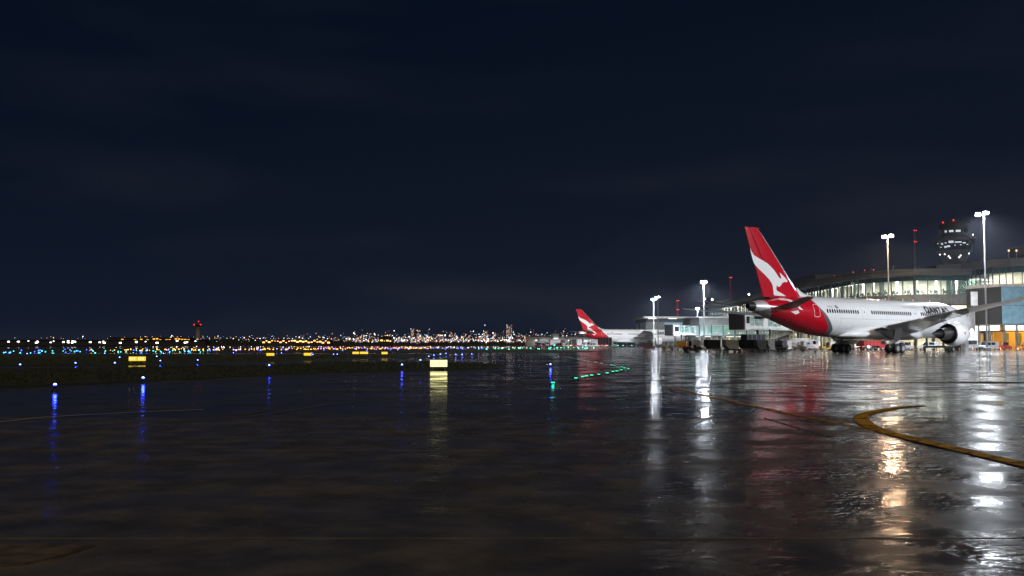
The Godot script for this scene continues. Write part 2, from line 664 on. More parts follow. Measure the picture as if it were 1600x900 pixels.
func make_wing(o: Node3D, side: float) -> void:
	# [span, leading edge x, trailing edge x, leading edge z, trailing edge z, half thickness]
	var rows := [[1.5, 18.2, 34.9, 3.75, 3.55, 0.95], [3.0, 19.5, 34.8, 4.0, 3.8, 0.85], [6.5, 21.9, 34.9, 4.75, 4.5, 0.6], [10.5, 25.0, 35.2, 5.45, 5.2, 0.4], [16, 28.7, 37.0, 6.25, 6.05, 0.28], [22, 32.7, 39.2, 6.95, 6.8, 0.2], [27, 36.2, 40.9, 7.4, 7.3, 0.14], [28.8, 38.4, 41.8, 7.6, 7.52, 0.1], [29.6, 40.2, 42.4, 7.7, 7.64, 0.06], [30.05, 42.2, 42.75, 7.74, 7.72, 0.025]]
	var rings := []
	var slat := []
	for r in rows:
		var le := ac(r[1], side * r[0], r[3])
		var te := ac(r[2], side * r[0], r[4])
		rings.append(foil_ring(le, te, r[5], Vector3.UP, 0.06, 1.0))
		slat.append(foil_ring(le, te, r[5], Vector3.UP, 0.0, 0.057))
	var b := MB.new()
	b.loft(rings)
	var w := part("wing", b, M.wing_grey, o)
	b = MB.new()
	b.loft(slat)
	part("leading_edge", b, M.silver, w)
	# flap track fairings
	for s in [[5.2, 34.8, 4.25, 1.15], [12.2, 35.75, 5.4, 1.0], [18.2, 37.8, 6.25, 0.85]]:
		b = MB.new()
		b.lathe([Vector2(-3.6, 0.01), Vector2(-3.0, 0.2), Vector2(-1.8, 0.36), Vector2(-0.4, 0.42), Vector2(0.8, 0.3), Vector2(1.7, 0.1), Vector2(2.0, 0.01)].map(func(p): return Vector2(p.x, p.y) * s[3]), Transform3D(Basis.from_scale(Vector3(-1, 1.05, 0.62)), ac(s[1] - 0.9, side * s[0], s[2] - 0.15)), 14)
		part("flap_fairing", b, M.wing_grey, w)
	# gaps between flaps and wing
	for gap in [[3.4, 9.3, 0.78], [10.9, 19.8, 0.76], [20.6, 26.4, 0.74]]:
		b = MB.new()
		for i in 6:
			var ya := lerpf(gap[0], gap[1], i / 6.0)
			var yb := lerpf(gap[0], gap[1], (i + 1) / 6.0)
			var q := []
			for e in [[ya, 0.0], [yb, 0.0], [yb, 0.006], [ya, 0.006]]:
				var k := 0
				while k < rows.size() - 2 and e[0] > rows[k + 1][0]:
					k += 1
				var f: float = (e[0] - rows[k][0]) / (rows[k + 1][0] - rows[k][0])
				var s: float = gap[2] + e[1]
				var th := lerpf(rows[k][5], rows[k + 1][5], f)
				var x := lerpf(lerpf(rows[k][1], rows[k + 1][1], f), lerpf(rows[k][2], rows[k + 1][2], f), s)
				var z := lerpf(lerpf(rows[k][3], rows[k + 1][3], f), lerpf(rows[k][4], rows[k + 1][4], f), s)
				q.append(ac(x, side * e[0], z - (th * airfoil(s) + 0.012) * 0.8 - 0.02))
			b.face(q, Vector3.DOWN)
		part("flap_gap", b, M.black_hole, w)


func make_engine(o: Node3D, side: float) -> void:
	var at := Transform3D(Basis.from_scale(Vector3(-1, 1, 1)), ac(0, side * 9.75, 3.05))
	var b := MB.new()
	b.lathe([Vector2(21.6, 1.5), Vector2(21.35, 1.56), Vector2(21.27, 1.64), Vector2(21.35, 1.72), Vector2(21.65, 1.8)], at, 40)
	var n := part("engine", b, M.silver, o)
	b = MB.new()
	b.lathe([Vector2(21.65, 1.8), Vector2(22.1, 1.88), Vector2(22.7, 1.93), Vector2(23.3, 1.92), Vector2(24.0, 1.82), Vector2(24.7, 1.62)], at, 40)
	part("cowl", b, M.white_skin, n)
	# toothed rim of the fan nozzle
	b = MB.new()
	b.st.set_smooth_group(-1)
	for k in 20:
		var p := []
		for e in [[24.72, 1.617, 0.0], [24.72, 1.617, 1.0], [25.18, 1.5, 0.5]]:
			var t: float = TAU * (k + e[2]) / 20.0
			p.append(at * Vector3(e[0], e[1] * cos(t), e[1] * sin(t)))
		var t2 := TAU * (k + 0.5) / 20.0
		b.face(p, Vector3(0, cos(t2), sin(t2)))
	part("chevron_rim", b, M.dark_metal, n)
	b = MB.new()
	b.lathe([Vector2(21.55, 1.5), Vector2(22.4, 1.5), Vector2(23.5, 1.62), Vector2(24.7, 1.55)], at, 40)
	part("duct", b, M.dark_metal, n)
	b = MB.new()
	b.lathe([Vector2(22.4, 1.5), Vector2(22.45, 0.35), Vector2(21.9, 0.02)], at, 32)
	part("fan", b, M.black_hole, n)
	b = MB.new()
	b.lathe([Vector2(22.0, 1.1), Vector2(23.8, 1.22), Vector2(24.8, 1.16), Vector2(26.0, 0.98), Vector2(27.1, 0.83)], at, 32)
	part("core_cowl", b, M.bare_metal, n)
	b = MB.new()
	for k in 14:
		var p := []
		for e in [[27.1, 0.832, 0.0], [27.1, 0.832, 1.0], [27.4, 0.78, 0.5]]:
			var t: float = TAU * (k + e[2]) / 14.0
			p.append(at * Vector3(e[0], e[1] * cos(t), e[1] * sin(t)))
		var t2 := TAU * (k + 0.5) / 14.0
		b.face(p, Vector3(0, cos(t2), sin(t2)))
	part("core_rim", b, M.dark_metal, n)
	b = MB.new()
	b.lathe([Vector2(26.3, 0.86), Vector2(26.35, 0.5)], at, 32)
	part("core_inside", b, M.black_hole, n)
	b = MB.new()
	b.lathe([Vector2(26.0, 0.62), Vector2(27.2, 0.56), Vector2(28.3, 0.36), Vector2(29.2, 0.16), Vector2(29.6, 0.02)], at, 24)
	part("exhaust_cone", b, M.dark_metal, n)
	b = MB.new()
	var rings := []
	for r in [[4.72, 22.2, 25.6, 0.1], [4.95, 22.5, 27.8, 0.22], [5.5, 24.6, 30.2, 0.22], [5.8, 26.2, 30.6, 0.2]]:
		var q := []
		for i in 8:
			q.append(ac(lerpf(r[1], r[2], i / 7.0), side * 9.75 + r[3] * sin(PI * (i + 0.3) / 7.6), r[0]))
		for i in 8:
			q.append(ac(lerpf(r[2], r[1], i / 7.0), side * 9.75 - r[3] * sin(PI * (7.3 - i) / 7.6), r[0]))
		rings.append(q)
	b.loft(rings)
	part("pylon", b, M.white_skin, n)
	if side > 0:
		# small red mark on the outer cowl
		var on := func(p: Vector2) -> Vector3:
			var t := p.y / 1.9
			return at * Vector3(23.0 - p.x, 1.93 * sin(t), 1.93 * cos(t))
		part_mesh("cowl_mark", drape(PackedVector2Array([Vector2(-0.62, 0.5), Vector2(-0.2, 0.14), Vector2(0.0, 0.22), Vector2(0.55, 0.42), Vector2(0.16, 0.02), Vector2(0.02, -0.36), Vector2(-0.06, -0.06), Vector2(-0.32, 0.08)]), on, 1), M.letter_red, n)


func part_mesh(called: String, m: Mesh, mt: Material, parent: Node3D) -> MeshInstance3D:
	return inst(called, m, mt, parent)


func wheel(parent: Node3D, c: Vector3, r: float, w: float, called := "wheel") -> void:
	var b := MB.new()
	var at := Transform3D(Basis(Vector3.UP, PI / 2.0), c)
	b.lathe([Vector2(-w * 0.5, r * 0.55), Vector2(-w * 0.5, r * 0.86), Vector2(-w * 0.36, r), Vector2(w * 0.36, r), Vector2(w * 0.5, r * 0.86), Vector2(w * 0.5, r * 0.55)], at, 18)
	var t := part(called, b, M.rubber, parent)
	b = MB.new()
	b.lathe([Vector2(-w * 0.42, 0.0), Vector2(-w * 0.4, r * 0.3), Vector2(-w * 0.49, r * 0.56), Vector2(w * 0.49, r * 0.56), Vector2(w * 0.4, r * 0.3), Vector2(w * 0.42, 0.0)], at, 14)
	part("rim", b, M.gear_grey, t)


func make_gear(o: Node3D, side: float) -> void:
	var b := MB.new()
	b.tube([ac(31.9, side * 4.9, 0.75), ac(31.6, side * 4.7, 3.6)], [0.2, 0.26], 12)
	b.tube([ac(31.8, side * 4.85, 1.6), ac(29.6, side * 3.2, 3.4)], [0.1], 8)
	b.tube([ac(31.8, side * 4.85, 1.5), ac(33.6, side * 3.4, 3.4)], [0.1], 8)
	b.tube([ac(31.15, side * 4.9, 0.74), ac(32.65, side * 4.9, 0.74)], [0.13], 8)
	for x in [31.15, 32.65]:
		b.tube([ac(x, side * 4.9 - 0.85, 0.74), ac(x, side * 4.9 + 0.85, 0.74)], [0.1], 8)
	var n := part("main_gear", b, M.gear_grey, o)
	for x in [31.15, 32.65]:
		for y in [-0.72, 0.72]:
			wheel(n, ac(x, side * 4.9 + y, 0.74), 0.74, 0.52)
	b = MB.new()
	b.box(ac(31.9, side * 5.35, 2.75), Vector3(1.9, 2.3, 0.07), 0.03, Basis(Vector3.RIGHT, side * 0.22))
	part("gear_door", b, M.white_skin, n)


func make_airliner() -> Node3D:
	var o := thing("airliner", "large white airliner with red tail and white kangaroo emblem, nearest the camera", "airliner", g(57.48, 165.81), 0.668)
	var red := [[-90, 45.2], [-43, 45.84], [-23.5, 46.83], [-12.6, 47.37], [0, 47.9], [14, 48.43], [24.6, 48.97], [38.6, 49.38], [55, 49.5], [90, 49.6]]
	var white := [[-90, 43.9], [-41.3, 44.77], [-24.4, 45.78], [-12.4, 46.47], [0, 47.2], [17, 48.3], [38, 49.1], [55, 49.35], [90, 49.5]]
	var tip := [[-90, 57.1], [-62, 57.75], [-15, 58.5], [21, 58.85], [90, 59.3]]
	var away := func(p: Vector3) -> Vector3: return Vector3(0.0, p.y - 5.9, p.z) + Vector3(0.001, 0, 0)
	var f := func(s: float, t: float) -> Vector3: return skin(along(white, t * 360.0) * (s * s * 0.35 + s * 0.65) + 0.01 * (1.0 - s), t * 360.0)
	var body := part_mesh("fuselage", grid_mesh(70, 72, f, away), M.white_skin, o)
	f = func(s: float, t: float) -> Vector3: return skin(lerpf(along(white, t * 360.0), along(red, t * 360.0), s), t * 360.0)
	part_mesh("grey_band", grid_mesh(2, 72, f, away), M.grey_band, body)
	f = func(s: float, t: float) -> Vector3: return skin(lerpf(along(red, t * 360.0), along(tip, t * 360.0), s), t * 360.0)
	part_mesh("red_aft_section", grid_mesh(16, 72, f, away), M.red_skin, body)
	f = func(s: float, t: float) -> Vector3: return skin(lerpf(along(tip, t * 360.0), 61.0, s), t * 360.0)
	part_mesh("tail_cone", grid_mesh(6, 48, f, away), M.silver, body)
	f = func(s: float, t: float) -> Vector3: return skin(lerpf(61.0, 62.0, s), t * 360.0, -0.05 * s)
	part_mesh("exhaust_pipe", grid_mesh(3, 32, f, away), M.dark_metal, body)
	var b := MB.new()
	var ring := []
	for k in 24:
		ring.append(skin(61.96, k * 15.0, -0.06))
	b.face(ring, Vector3(-1, 0, 0))
	part("exhaust_hole", b, M.black_hole, body)
	# cockpit windows, port and starboard
	for s in [1.0, -1.0]:
		for q in [[1.75, 2.6, 20, 44], [2.7, 3.6, 22, 42]]:
			b = MB.new()
			var p := []
			for e in [[q[0], q[2]], [q[1], q[2]], [q[1], q[3]], [q[0], q[3]]]:
				var v := skin(e[0], e[1], 0.02)
				p.append(Vector3(v.x, v.y, v.z * s))
			b.face(p, Vector3(1, 0.5, s))
			part("cockpit_window", b, M.porthole, body)
	# cabin windows on the side in view
	b = MB.new()
	var oval := PackedVector2Array()
	for k in 10:
		oval.append(Vector2(0.19 * signf(cos(TAU * (k + 0.5) / 10)) * pow(absf(cos(TAU * (k + 0.5) / 10)), 0.7), 0.34 * sin(TAU * (k + 0.5) / 10)))
	b.prism(oval, Vector3(0, 0, -0.02), Vector3.RIGHT, Vector3.UP, Vector3(0, 0, 0.035))
	var wm := b.mesh()
	for r in [[46.9, 39.0, 13], [35.2, 24.0, 19], [20.7, 14.4, 11], [13.4, 8.0, 9]]:
		for k in r[2] + 1:
			var x := lerpf(r[0], r[1], float(k) / r[2])
			var c := skin_z(x, 6.42)
			var up := (skin_z(x, 6.6) - skin_z(x, 6.24)).normalized()
			var fw := (skin_z(x - 0.1, 6.42) - skin_z(x + 0.1, 6.42)).normalized()
			inst("window", wm, M.porthole, body, Transform3D(Basis(fw, up, fw.cross(up).normalized()), c))
	for d in [[50.0, 48.75, 5.5, 7.35, "emblem"], [37.95, 36.7, 5.35, 7.45, "outline_grey"], [23.2, 22.1, 5.35, 7.45, "outline_grey"], [7.6, 6.5, 5.2, 7.3, "outline_grey"]]:
		b = MB.new()
		var edge := [[d[0], d[2] + 0.2], [d[0] - 0.2, d[2]], [d[1] + 0.2, d[2]], [d[1], d[2] + 0.2], [d[1], d[3] - 0.2], [d[1] + 0.2, d[3]], [d[0] - 0.2, d[3]], [d[0], d[3] - 0.2]]
		for i in 8:
			var p: Array = edge[i]
			var q: Array = edge[(i + 1) % 8]
			for j in 4:
				var a0 := skin_z(lerpf(p[0], q[0], j / 4.0), lerpf(p[1], q[1], j / 4.0), 0.012)
				var a1 := skin_z(lerpf(p[0], q[0], (j + 1) / 4.0), lerpf(p[1], q[1], (j + 1) / 4.0), 0.012)
				var n := (a1 - a0).cross(Vector3(0, a0.y - 5.6, a0.z)).normalized() * 0.03
				b.face([a0 - n, a1 - n, a1 + n, a0 + n], Vector3(0, a0.y - 5.6, a0.z))
		var door := part("door", b, M[d[4]], body)
		b = MB.new()
		var hx: float = (d[0] + d[1]) / 2.0
		b.box(skin_z(hx, 6.4, 0.0), Vector3(0.18, 0.3, 0.05), 0.02)
		part("door_window", b, M.porthole, door)
	# skin joints
	for x in [12.6, 17.4, 22.0 - 0.6, 26.8, 31.0, 35.9, 40.2, 43.6]:
		var at: float = x
		f = func(s: float, t: float) -> Vector3: return skin(at + 0.05 * s, t * 360.0, 0.004)
		part_mesh("skin_joint", grid_mesh(1, 48, f, away), M.outline_grey, body)
	for z in [7.9, 5.3]:
		var h: float = z
		f = func(s: float, t: float) -> Vector3: return skin_z(lerpf(10.0, 44.0, s), h + 0.05 * (t if t <= 1.0 else 1.0), 0.004)
		part_mesh("skin_joint", grid_mesh(40, 1, f, away), M.outline_grey, body)
	# lettering and marks
	var pen := 0.0
	var name_node := Node3D.new()
	name_node.name = "airline_name"
	body.add_child(name_node)
	for ch in "QANTAS":
		b = MB.new()
		for s in STROKES[ch][1]:
			var pts: Array = s.map(func(p): return Vector2(p[0], p[1]))
			var outline := ribbon(smooth_line(pts, 4) if pts.size() > 4 else pts, 0.24)
			var from := pen
			b.st.append_from(drape(outline, func(p: Vector2) -> Vector3: return skin(19.2 - (from + p.x) * 1.55, 19.5 + rad_to_deg(p.y * 1.14 / 3.1), 0.06), 2), 0, Transform3D())
		inst("letter", b.st.commit(), M.letter_black, name_node)
		pen += STROKES[ch][0] + 0.13
	part_mesh("slogan", letters("SPIRIT OF AUSTRALIA", 0.26, 5.2, func(p: Vector2) -> Vector3: return skin(25.8 - p.x, 34.0 + rad_to_deg(p.y / 3.1), 0.02), false), M.letter_grey, body)
	part_mesh("registration", letters("VH-ZNA", 0.3, 1.4, func(p: Vector2) -> Vector3: return skin(46.7 - p.x, 24.5 + rad_to_deg(p.y / 3.1), 0.02)), M.letter_grey, body)
	part_mesh("flag", drape(PackedVector2Array([Vector2(44.75, 7.35), Vector2(44.1, 7.25), Vector2(43.9, 6.85), Vector2(44.6, 6.9)]), func(p: Vector2) -> Vector3: return skin_z(p.x, p.y, 0.02), 1), M.flag_blue, body)
	part_mesh("flag_star", drape(PackedVector2Array([Vector2(44.38, 7.16), Vector2(44.2, 7.14), Vector2(44.2, 7.0), Vector2(44.36, 7.02)]), func(p: Vector2) -> Vector3: return skin_z(p.x, p.y, 0.035), 1), M.emblem, body)
	for k in 7:
		b = MB.new()
		var c := skin(43.6 - k * 0.55, -35.0, 0.0)
		b.box(c, Vector3(0.16, 0.1, 0.06), 0.02)
		part("drain_mark", b, M.outline_grey, body)
	for k in 8:
		b = MB.new()
		var x := 45.5 - k * 4.6 - (k % 3) * 0.7
		b.tube([skin(x, 90.0, -0.05), skin(x + 0.1, 90.0, 0.1), skin(x + 0.2, 90.0, 0.32)], [0.12, 0.1, 0.03], 6)
		part("antenna", b, M.white_skin, body)
	# fairing round the wing root
	b = MB.new()
	var rings := []
	for r in [[16.5, 0.3, 2.7, 2.6], [18.5, 2.0, 3.5, 2.3], [21.5, 2.95, 4.1, 2.06], [26, 3.25, 4.35, 1.98], [32, 3.3, 4.35, 1.98], [35.5, 3.22, 4.1, 2.08], [38, 3.0, 3.8, 2.25], [40.5, 2.3, 3.3, 2.44], [42.5, 0.3, 2.9, 2.62]]:
		var q := []
		for k in 28:
			var t := TAU * k / 28
			q.append(ac(r[0], r[1] * signf(cos(t)) * pow(absf(cos(t)), 0.6), lerpf(r[3], r[2], 0.5 + 0.5 * signf(sin(t)) * pow(absf(sin(t)), 0.7))))
		rings.append(q)
	b.loft(rings)
	part("belly_fairing", b, M.white_skin, o)
	# fin, rudder and the emblem that runs down onto the fuselage
	b = MB.new()
	rings = []
	for k in 15:
		rings.append(fin_ring(lerpf(7.7, 18.3, k / 14.0), 0.035, 0.66))
	b.loft(rings)
	var fin := part("fin", b, M.red_skin, o)
	b = MB.new()
	rings = []
	for k in 15:
		rings.append(fin_ring(lerpf(8.35, 18.35, k / 14.0), 0.664, 0.999))
	b.loft(rings)
	part("rudder", b, M.red_skin, fin)
	b = MB.new()
	rings = []
	for k in 15:
		rings.append(fin_ring(lerpf(8.1, 18.28, k / 14.0), 0.0, 0.034))
	b.loft(rings)
	part("leading_edge", b, M.silver, fin)
	b = MB.new()
	rings = []
	for r in [[46.2, 8.74, 0.02], [47.4, 8.86, 0.07], [48.6, 9.1, 0.12], [49.6, 9.55, 0.14], [50.4, 10.05, 0.13]]:
		rings.append([ac(r[0], r[2], 8.3), ac(r[0], r[2] * 0.8, (r[1] + 8.5) / 2.0), ac(r[0], 0, r[1]), ac(r[0], -r[2] * 0.8, (r[1] + 8.5) / 2.0), ac(r[0], -r[2], 8.3)])
	b.loft(rings)
	part("fin_root_fillet", b, M.white_skin, fin)
	b = MB.new()
	b.box(ac(60.1, 0, 18.33), Vector3(2.2, 0.12, 0.18), 0.05)
	part("fin_cap", b, M.red_skin, fin)
	b = MB.new()
	b.lathe([Vector2(-0.1, 0.01), Vector2(0, 0.08), Vector2(0.1, 0.01)], Transform3D(Basis(), ac(62.2, 0.16, 18.05)), 10)
	part("fin_lamp", b, M.emblem, fin)
	var em := PackedVector2Array()
	for p in [[61.29, 15.33], [60.92, 14.77], [60.41, 14.3], [59.51, 13.94], [58.47, 13.61], [57.43, 13.21], [56.64, 12.74], [55.98, 12.27], [55.46, 11.79], [55.01, 11.35], [54.6, 11.12], [54.37, 11.25], [54.62, 11.74], [54.77, 12.05], [54.29, 11.79], [53.57, 11.36], [53.03, 11.02], [52.82, 10.79], [53.12, 10.65], [53.78, 10.64], [54.27, 10.45], [54.47, 10.19], [54.82, 9.94], [55.15, 9.9], [55.36, 10.02], [55.22, 10.15], [55.42, 10.09], [55.56, 9.82], [55.56, 9.51], [55.38, 9.26], [54.84, 9.1], [54.17, 8.88], [53.55, 8.62], [53.4, 8.56], [54.1, 8.56], [54.59, 8.56], [55.4, 8.58], [56.07, 8.6], [56.19, 8.82], [56.24, 9.32], [56.38, 9.99], [56.69, 10.48], [57.21, 10.96], [57.99, 11.51], [58.77, 11.98], [59.54, 12.44], [60.18, 12.91], [60.56, 13.3], [60.86, 13.95], [61.1, 14.6]]:
		em.append(Vector2(p[0], p[1]))
	part_mesh("kangaroo_emblem", drape(em, func(p: Vector2) -> Vector3: return ac(p.x, fin_half(p.x, p.y) + 0.03, p.y), 2), M.emblem, fin)
	var foot := PackedVector2Array()
	for p in [[56.0, 8.05], [54.9, 8.15], [54.2, 8.05], [53.6, 7.75], [53.0, 6.95], [52.45, 6.45], [53.1, 6.55], [53.6, 7.0], [54.2, 7.5], [54.9, 7.8], [56.0, 7.85]]:
		foot.append(Vector2(p[0], p[1]))
	part_mesh("kangaroo_foot", drape(foot, func(p: Vector2) -> Vector3: return skin_z(p.x, p.y, 0.02), 2), M.emblem, body)
	var toe := PackedVector2Array()
	for p in [[54.9, 6.2], [53.4, 6.4], [53.2, 6.0], [53.85, 5.8]]:
		toe.append(Vector2(p[0], p[1]))
	part_mesh("kangaroo_toe", drape(toe, func(p: Vector2) -> Vector3: return skin_z(p.x, p.y, 0.02), 2), M.emblem, body)
	for side in [1.0, -1.0]:
		b = MB.new()
		rings = []
		for r in [[0.6, 52.6, 58.2, 6.55, 0.26], [2.2, 53.5, 58.2, 6.75, 0.2], [6.0, 56.6, 59.8, 7.32, 0.14], [9.2, 59.1, 61.2, 7.8, 0.08], [9.9, 60.1, 61.6, 7.92, 0.04]]:
			rings.append(foil_ring(ac(r[1], side * r[0], r[3]), ac(r[2], side * r[0], r[3] + 0.05), r[4], Vector3.UP))
		b.loft(rings)
		part("tailplane", b, M.tail_grey, o)
		make_wing(o, side)
		make_engine(o, side)
		make_gear(o, side)
	b = MB.new()
	b.tube([ac(6.0, 0, 0.5), ac(5.7, 0, 2.8)], [0.11, 0.15], 10)
	b.tube([ac(6.0, -0.4, 0.5), ac(6.0, 0.4, 0.5)], [0.07], 8)
	b.tube([ac(6.0, 0, 1.3), ac(7.6, 0, 2.7)], [0.07], 8)
	var ng := part("nose_gear", b, M.gear_grey, o)
	for y in [-0.36, 0.36]:
		wheel(ng, ac(6.0, y, 0.52), 0.52, 0.36)
	return o


# ---------------------------------------------------------------- ground
func sheet(poly: PackedVector2Array, y0: float, y1: float) -> ArrayMesh:
	var b := MB.new()
	b.prism(poly, Vector3(0, y0, 0), Vector3.RIGHT, Vector3.FORWARD, Vector3(0, y1 - y0, 0))
	return b.mesh()


func pts2(a: Array) -> PackedVector2Array:
	var r := PackedVector2Array()
	for p in a:
		r.append(Vector2(p[0], p[1]))
	return r


func smooth_line(a: Array, steps := 6) -> Array:
	var r := []
	for i in a.size() - 1:
		var p0: Vector2 = a[maxi(i - 1, 0)]
		var p3: Vector2 = a[mini(i + 2, a.size() - 1)]
		for k in steps:
			r.append((a[i] as Vector2).cubic_interpolate(a[i + 1], p0, p3, float(k) / steps))
	r.append(a[-1])
	return r


const ISLAND := [[-16.52, 30.85], [-16.5, 33.12], [-14.71, 36.91], [-12.32, 42.07], [-9.35, 50.01], [-4.15, 55.55], [-1.48, 59.2], [-0.4, 64.27], [-1.29, 69.21], [-5.23, 76.24], [-7.87, 78.91], [-13.02, 80.32], [-15.49, 67.14], [-22.74, 60.8], [-28.76, 57.69], [-44.0, 52.0], [-44.0, 26.0]]
const ISLAND_FAR := [[-60.0, 70.0], [-29.0, 67.2], [-24.5, 69.5], [-19.73, 83.29], [-15.3, 102.2], [-7.79, 124.9], [-14.96, 149.86], [-70.0, 142.0], [-90.0, 110.0]]


func build_ground() -> void:
	# one sheet to the horizon, the jointed slabs of the apron on it
	var far := PlaneMesh.new()
	far.size = Vector2(9000, 9000)
	structure("ground", far, M.far_field, Transform3D(Basis(), Vector3(0, -0.32, -3000)))
	var base := PackedVector2Array([Vector2(-260, -40), Vector2(320, -40), Vector2(420, 760), Vector2(-260, 760)])
	var apron := structure("apron", sheet(base, -0.3, -0.06), M.joint)
	# the slabs seen from close by, each with its own slight tilt; one broad sheet beyond them
	var d0 := 1.4
	var pitch := 6.1
	var rows := 20
	var edge_d := d0 + pitch * rows
	var wide := pitch * 2.0
	var b0 := MB.new()
	b0.box(Vector3(0, -0.04, 0), Vector3(wide - 0.014, 0.08, pitch - 0.014), 0.004)
	var slab := b0.mesh()
	for r in rows:
		var d := d0 + pitch * (r + 0.5)
		var reach := d * 0.56 + 7.0
		var shift := 0.9 if r % 2 else -1.3
		var c := -int(ceil(reach / wide))
		while c * wide < reach + wide:
			var x := c * wide + shift
			c += 1
			var t := Basis(Vector3.RIGHT, rng.randfn(0.0, 0.0019)) * Basis(Vector3.BACK, rng.randfn(0.0, 0.0004))
			inst("slab", slab, M.worn_concrete if r < 2 or (r == 2 and rng.randf() < 0.4) else M["wet_concrete_%d" % rng.randi_range(0, 3)], apron, Transform3D(t, g(x, d, rng.randfn(0.0, 0.0006))))
	var side := (edge_d * 0.56 + 12.0)
	var out := sheet(PackedVector2Array([Vector2(-260, edge_d + 0.01), Vector2(400, edge_d + 0.01), Vector2(420, 750), Vector2(-260, 750)]), -0.05, 0.0)
	inst("far_paving", out, M.wet_concrete_1, apron)
	out = sheet(PackedVector2Array([Vector2(-260, -38), Vector2(-reach_at(d0) - 1.0, -38), Vector2(-side - 4.0, edge_d), Vector2(-260, edge_d)]), -0.055, -0.012)
	inst("side_paving", out, M.wet_concrete_2, apron)
	out = sheet(PackedVector2Array([Vector2(reach_at(d0) + 1.0, -38), Vector2(320, -38), Vector2(400, edge_d), Vector2(side + 4.0, edge_d)]), -0.055, -0.012)
	inst("side_paving", out, M.wet_concrete_3, apron)
	# painted lines
	var lines := [
		["taxi_line", "yellow_paint", [[5.1, 34.0], [5.3, 27.0], [5.6, 21.0], [5.86, 17.0], [5.93, 14.0], [5.94, 10.0], [5.94, 3.0]], 0.1, 0.0],
		["stand_line", "yellow_paint", [[5.9, 14.6], [5.94, 16.48], [6.27, 18.34], [6.72, 19.79], [7.36, 21.07], [8.41, 22.54], [9.3, 23.4]], 0.24, 0.004],
		["line_border", "black_line", [[5.94, 3.0], [5.94, 10.0], [5.93, 14.6], [5.94, 16.48], [6.27, 18.34], [6.72, 19.79], [7.36, 21.07], [8.41, 22.54], [9.3, 23.4]], 0.32, -0.004],
		["stand_line", "yellow_paint", [[5.94, 3.0], [5.94, 10.0], [5.9, 14.6]], 0.24, 0.004],
		["red_line", "red_paint", [[5.02, 32.0], [5.28, 25.0], [5.58, 19.5], [5.7, 17.5]], 0.05, 0.006],
		["guide_line", "white_line", [[-9.6, 17.4], [-9.19, 18.49], [-8.86, 19.79], [-7.8, 21.07], [-6.6, 22.0]], 0.09, 0.0],
		["guide_line", "worn_yellow", [[-6.2, 18.5], [-5.01, 20.14], [-4.14, 24.0], [-2.47, 27.5], [-0.93, 30.6], [1.45, 36.6], [2.6, 41.7], [3.5, 45.6], [5.1, 51.9], [6.5, 58.5], [6.6, 66.0], [6.5, 75.0], [6.2, 90.0], [6.0, 118.0]], 0.06, 0.002],
	]
	for l in lines:
		var p := smooth_line(l[2].map(func(q): return Vector2(q[0], q[1])))
		var b := MB.new()
		for i in p.size() - 1:
			var da: Vector2 = (p[mini(i + 1, p.size() - 1)] - p[maxi(i - 1, 0)]).normalized()
			var db: Vector2 = (p[mini(i + 2, p.size() - 1)] - p[i]).normalized()
			var na: Vector2 = Vector2(-da.y, da.x) * l[3] / 2.0
			var nb: Vector2 = Vector2(-db.y, db.x) * l[3] / 2.0
			var y: float = 0.011 + l[4]
			b.face([g(p[i].x + na.x, p[i].y + na.y, y), g(p[i].x - na.x, p[i].y - na.y, y), g(p[i + 1].x - nb.x, p[i + 1].y - nb.y, y), g(p[i + 1].x + nb.x, p[i + 1].y + nb.y, y)], Vector3.UP)
		part(l[0], b, M[l[1]], apron)
	# an old repair in the near left corner
	inst("repair_patch", sheet(pts2([[-4.6, 6.4], [-3.45, 6.46], [-3.1, 6.6], [-2.95, 6.9], [-2.9, 7.2], [-4.6, 7.26]]), -0.01, 0.013), M.repair, apron)
	# stand and road markings on the bright apron under the aircraft
	for e in [[20, 156, 132, 142, 0.3, "white_line"], [14, 177.5, 128, 200, 0.25, "red_paint"]]:
		var a := Vector2(e[0], e[1])
		var c := Vector2(e[2], e[3])
		var n: Vector2 = (c - a).normalized().orthogonal() * e[4] / 2.0
		var b := MB.new()
		b.face([g(a.x + n.x, a.y + n.y, 0.006), g(a.x - n.x, a.y - n.y, 0.006), g(c.x - n.x, c.y - n.y, 0.006), g(c.x + n.x, c.y + n.y, 0.006)], Vector3.UP)
		part("apron_line", b, M[e[5]], apron)
	# grass
	for poly in [ISLAND, ISLAND_FAR]:
		structure("grass_island", sheet(pts2(poly), -0.04, 0.05), M.grass)
	var field := sheet(pts2([[-900, 150], [-120, 150], [-100, 175], [10, 175], [20, 200], [-10, 330], [-900, 330]]), -0.04, 0.04)
	structure("airfield_grass", field, M.grass)
	field = sheet(pts2([[-1400, 760], [260, 760], [260, 1500], [-1400, 1500]]), -0.04, 0.04)
	structure("airfield_grass", field, M.grass)
	var tuft := MB.new()
	for k in 5:
		var a := TAU * k / 5.0
		var w := Vector3(cos(a), 0, sin(a))
		var s := Vector3(-sin(a), 0, cos(a)) * 0.012
		tuft.tri(w * 0.02 - s, w * 0.02 + s, w * 0.09 + Vector3(0, 0.1 + 0.03 * (k % 3), 0))
	var mm := MultiMesh.new()
	mm.transform_format = MultiMesh.TRANSFORM_3D
	mm.mesh = tuft.mesh()
	var spots := []
	for poly in [ISLAND, ISLAND_FAR]:
		var pp := pts2(poly)
		var n := 16000 if poly == ISLAND else 8000
		while n > 0:
			var q := Vector2(rng.randf_range(-46, 0), rng.randf_range(26, 125))
			n -= 1
			if Geometry2D.is_point_in_polygon(q, pp):
				spots.append(Transform3D(Basis(Vector3.UP, rng.randf() * TAU).scaled(Vector3.ONE * rng.randf_range(0.6, 1.5)), g(q.x, q.y, 0.045)))
	mm.instance_count = spots.size()
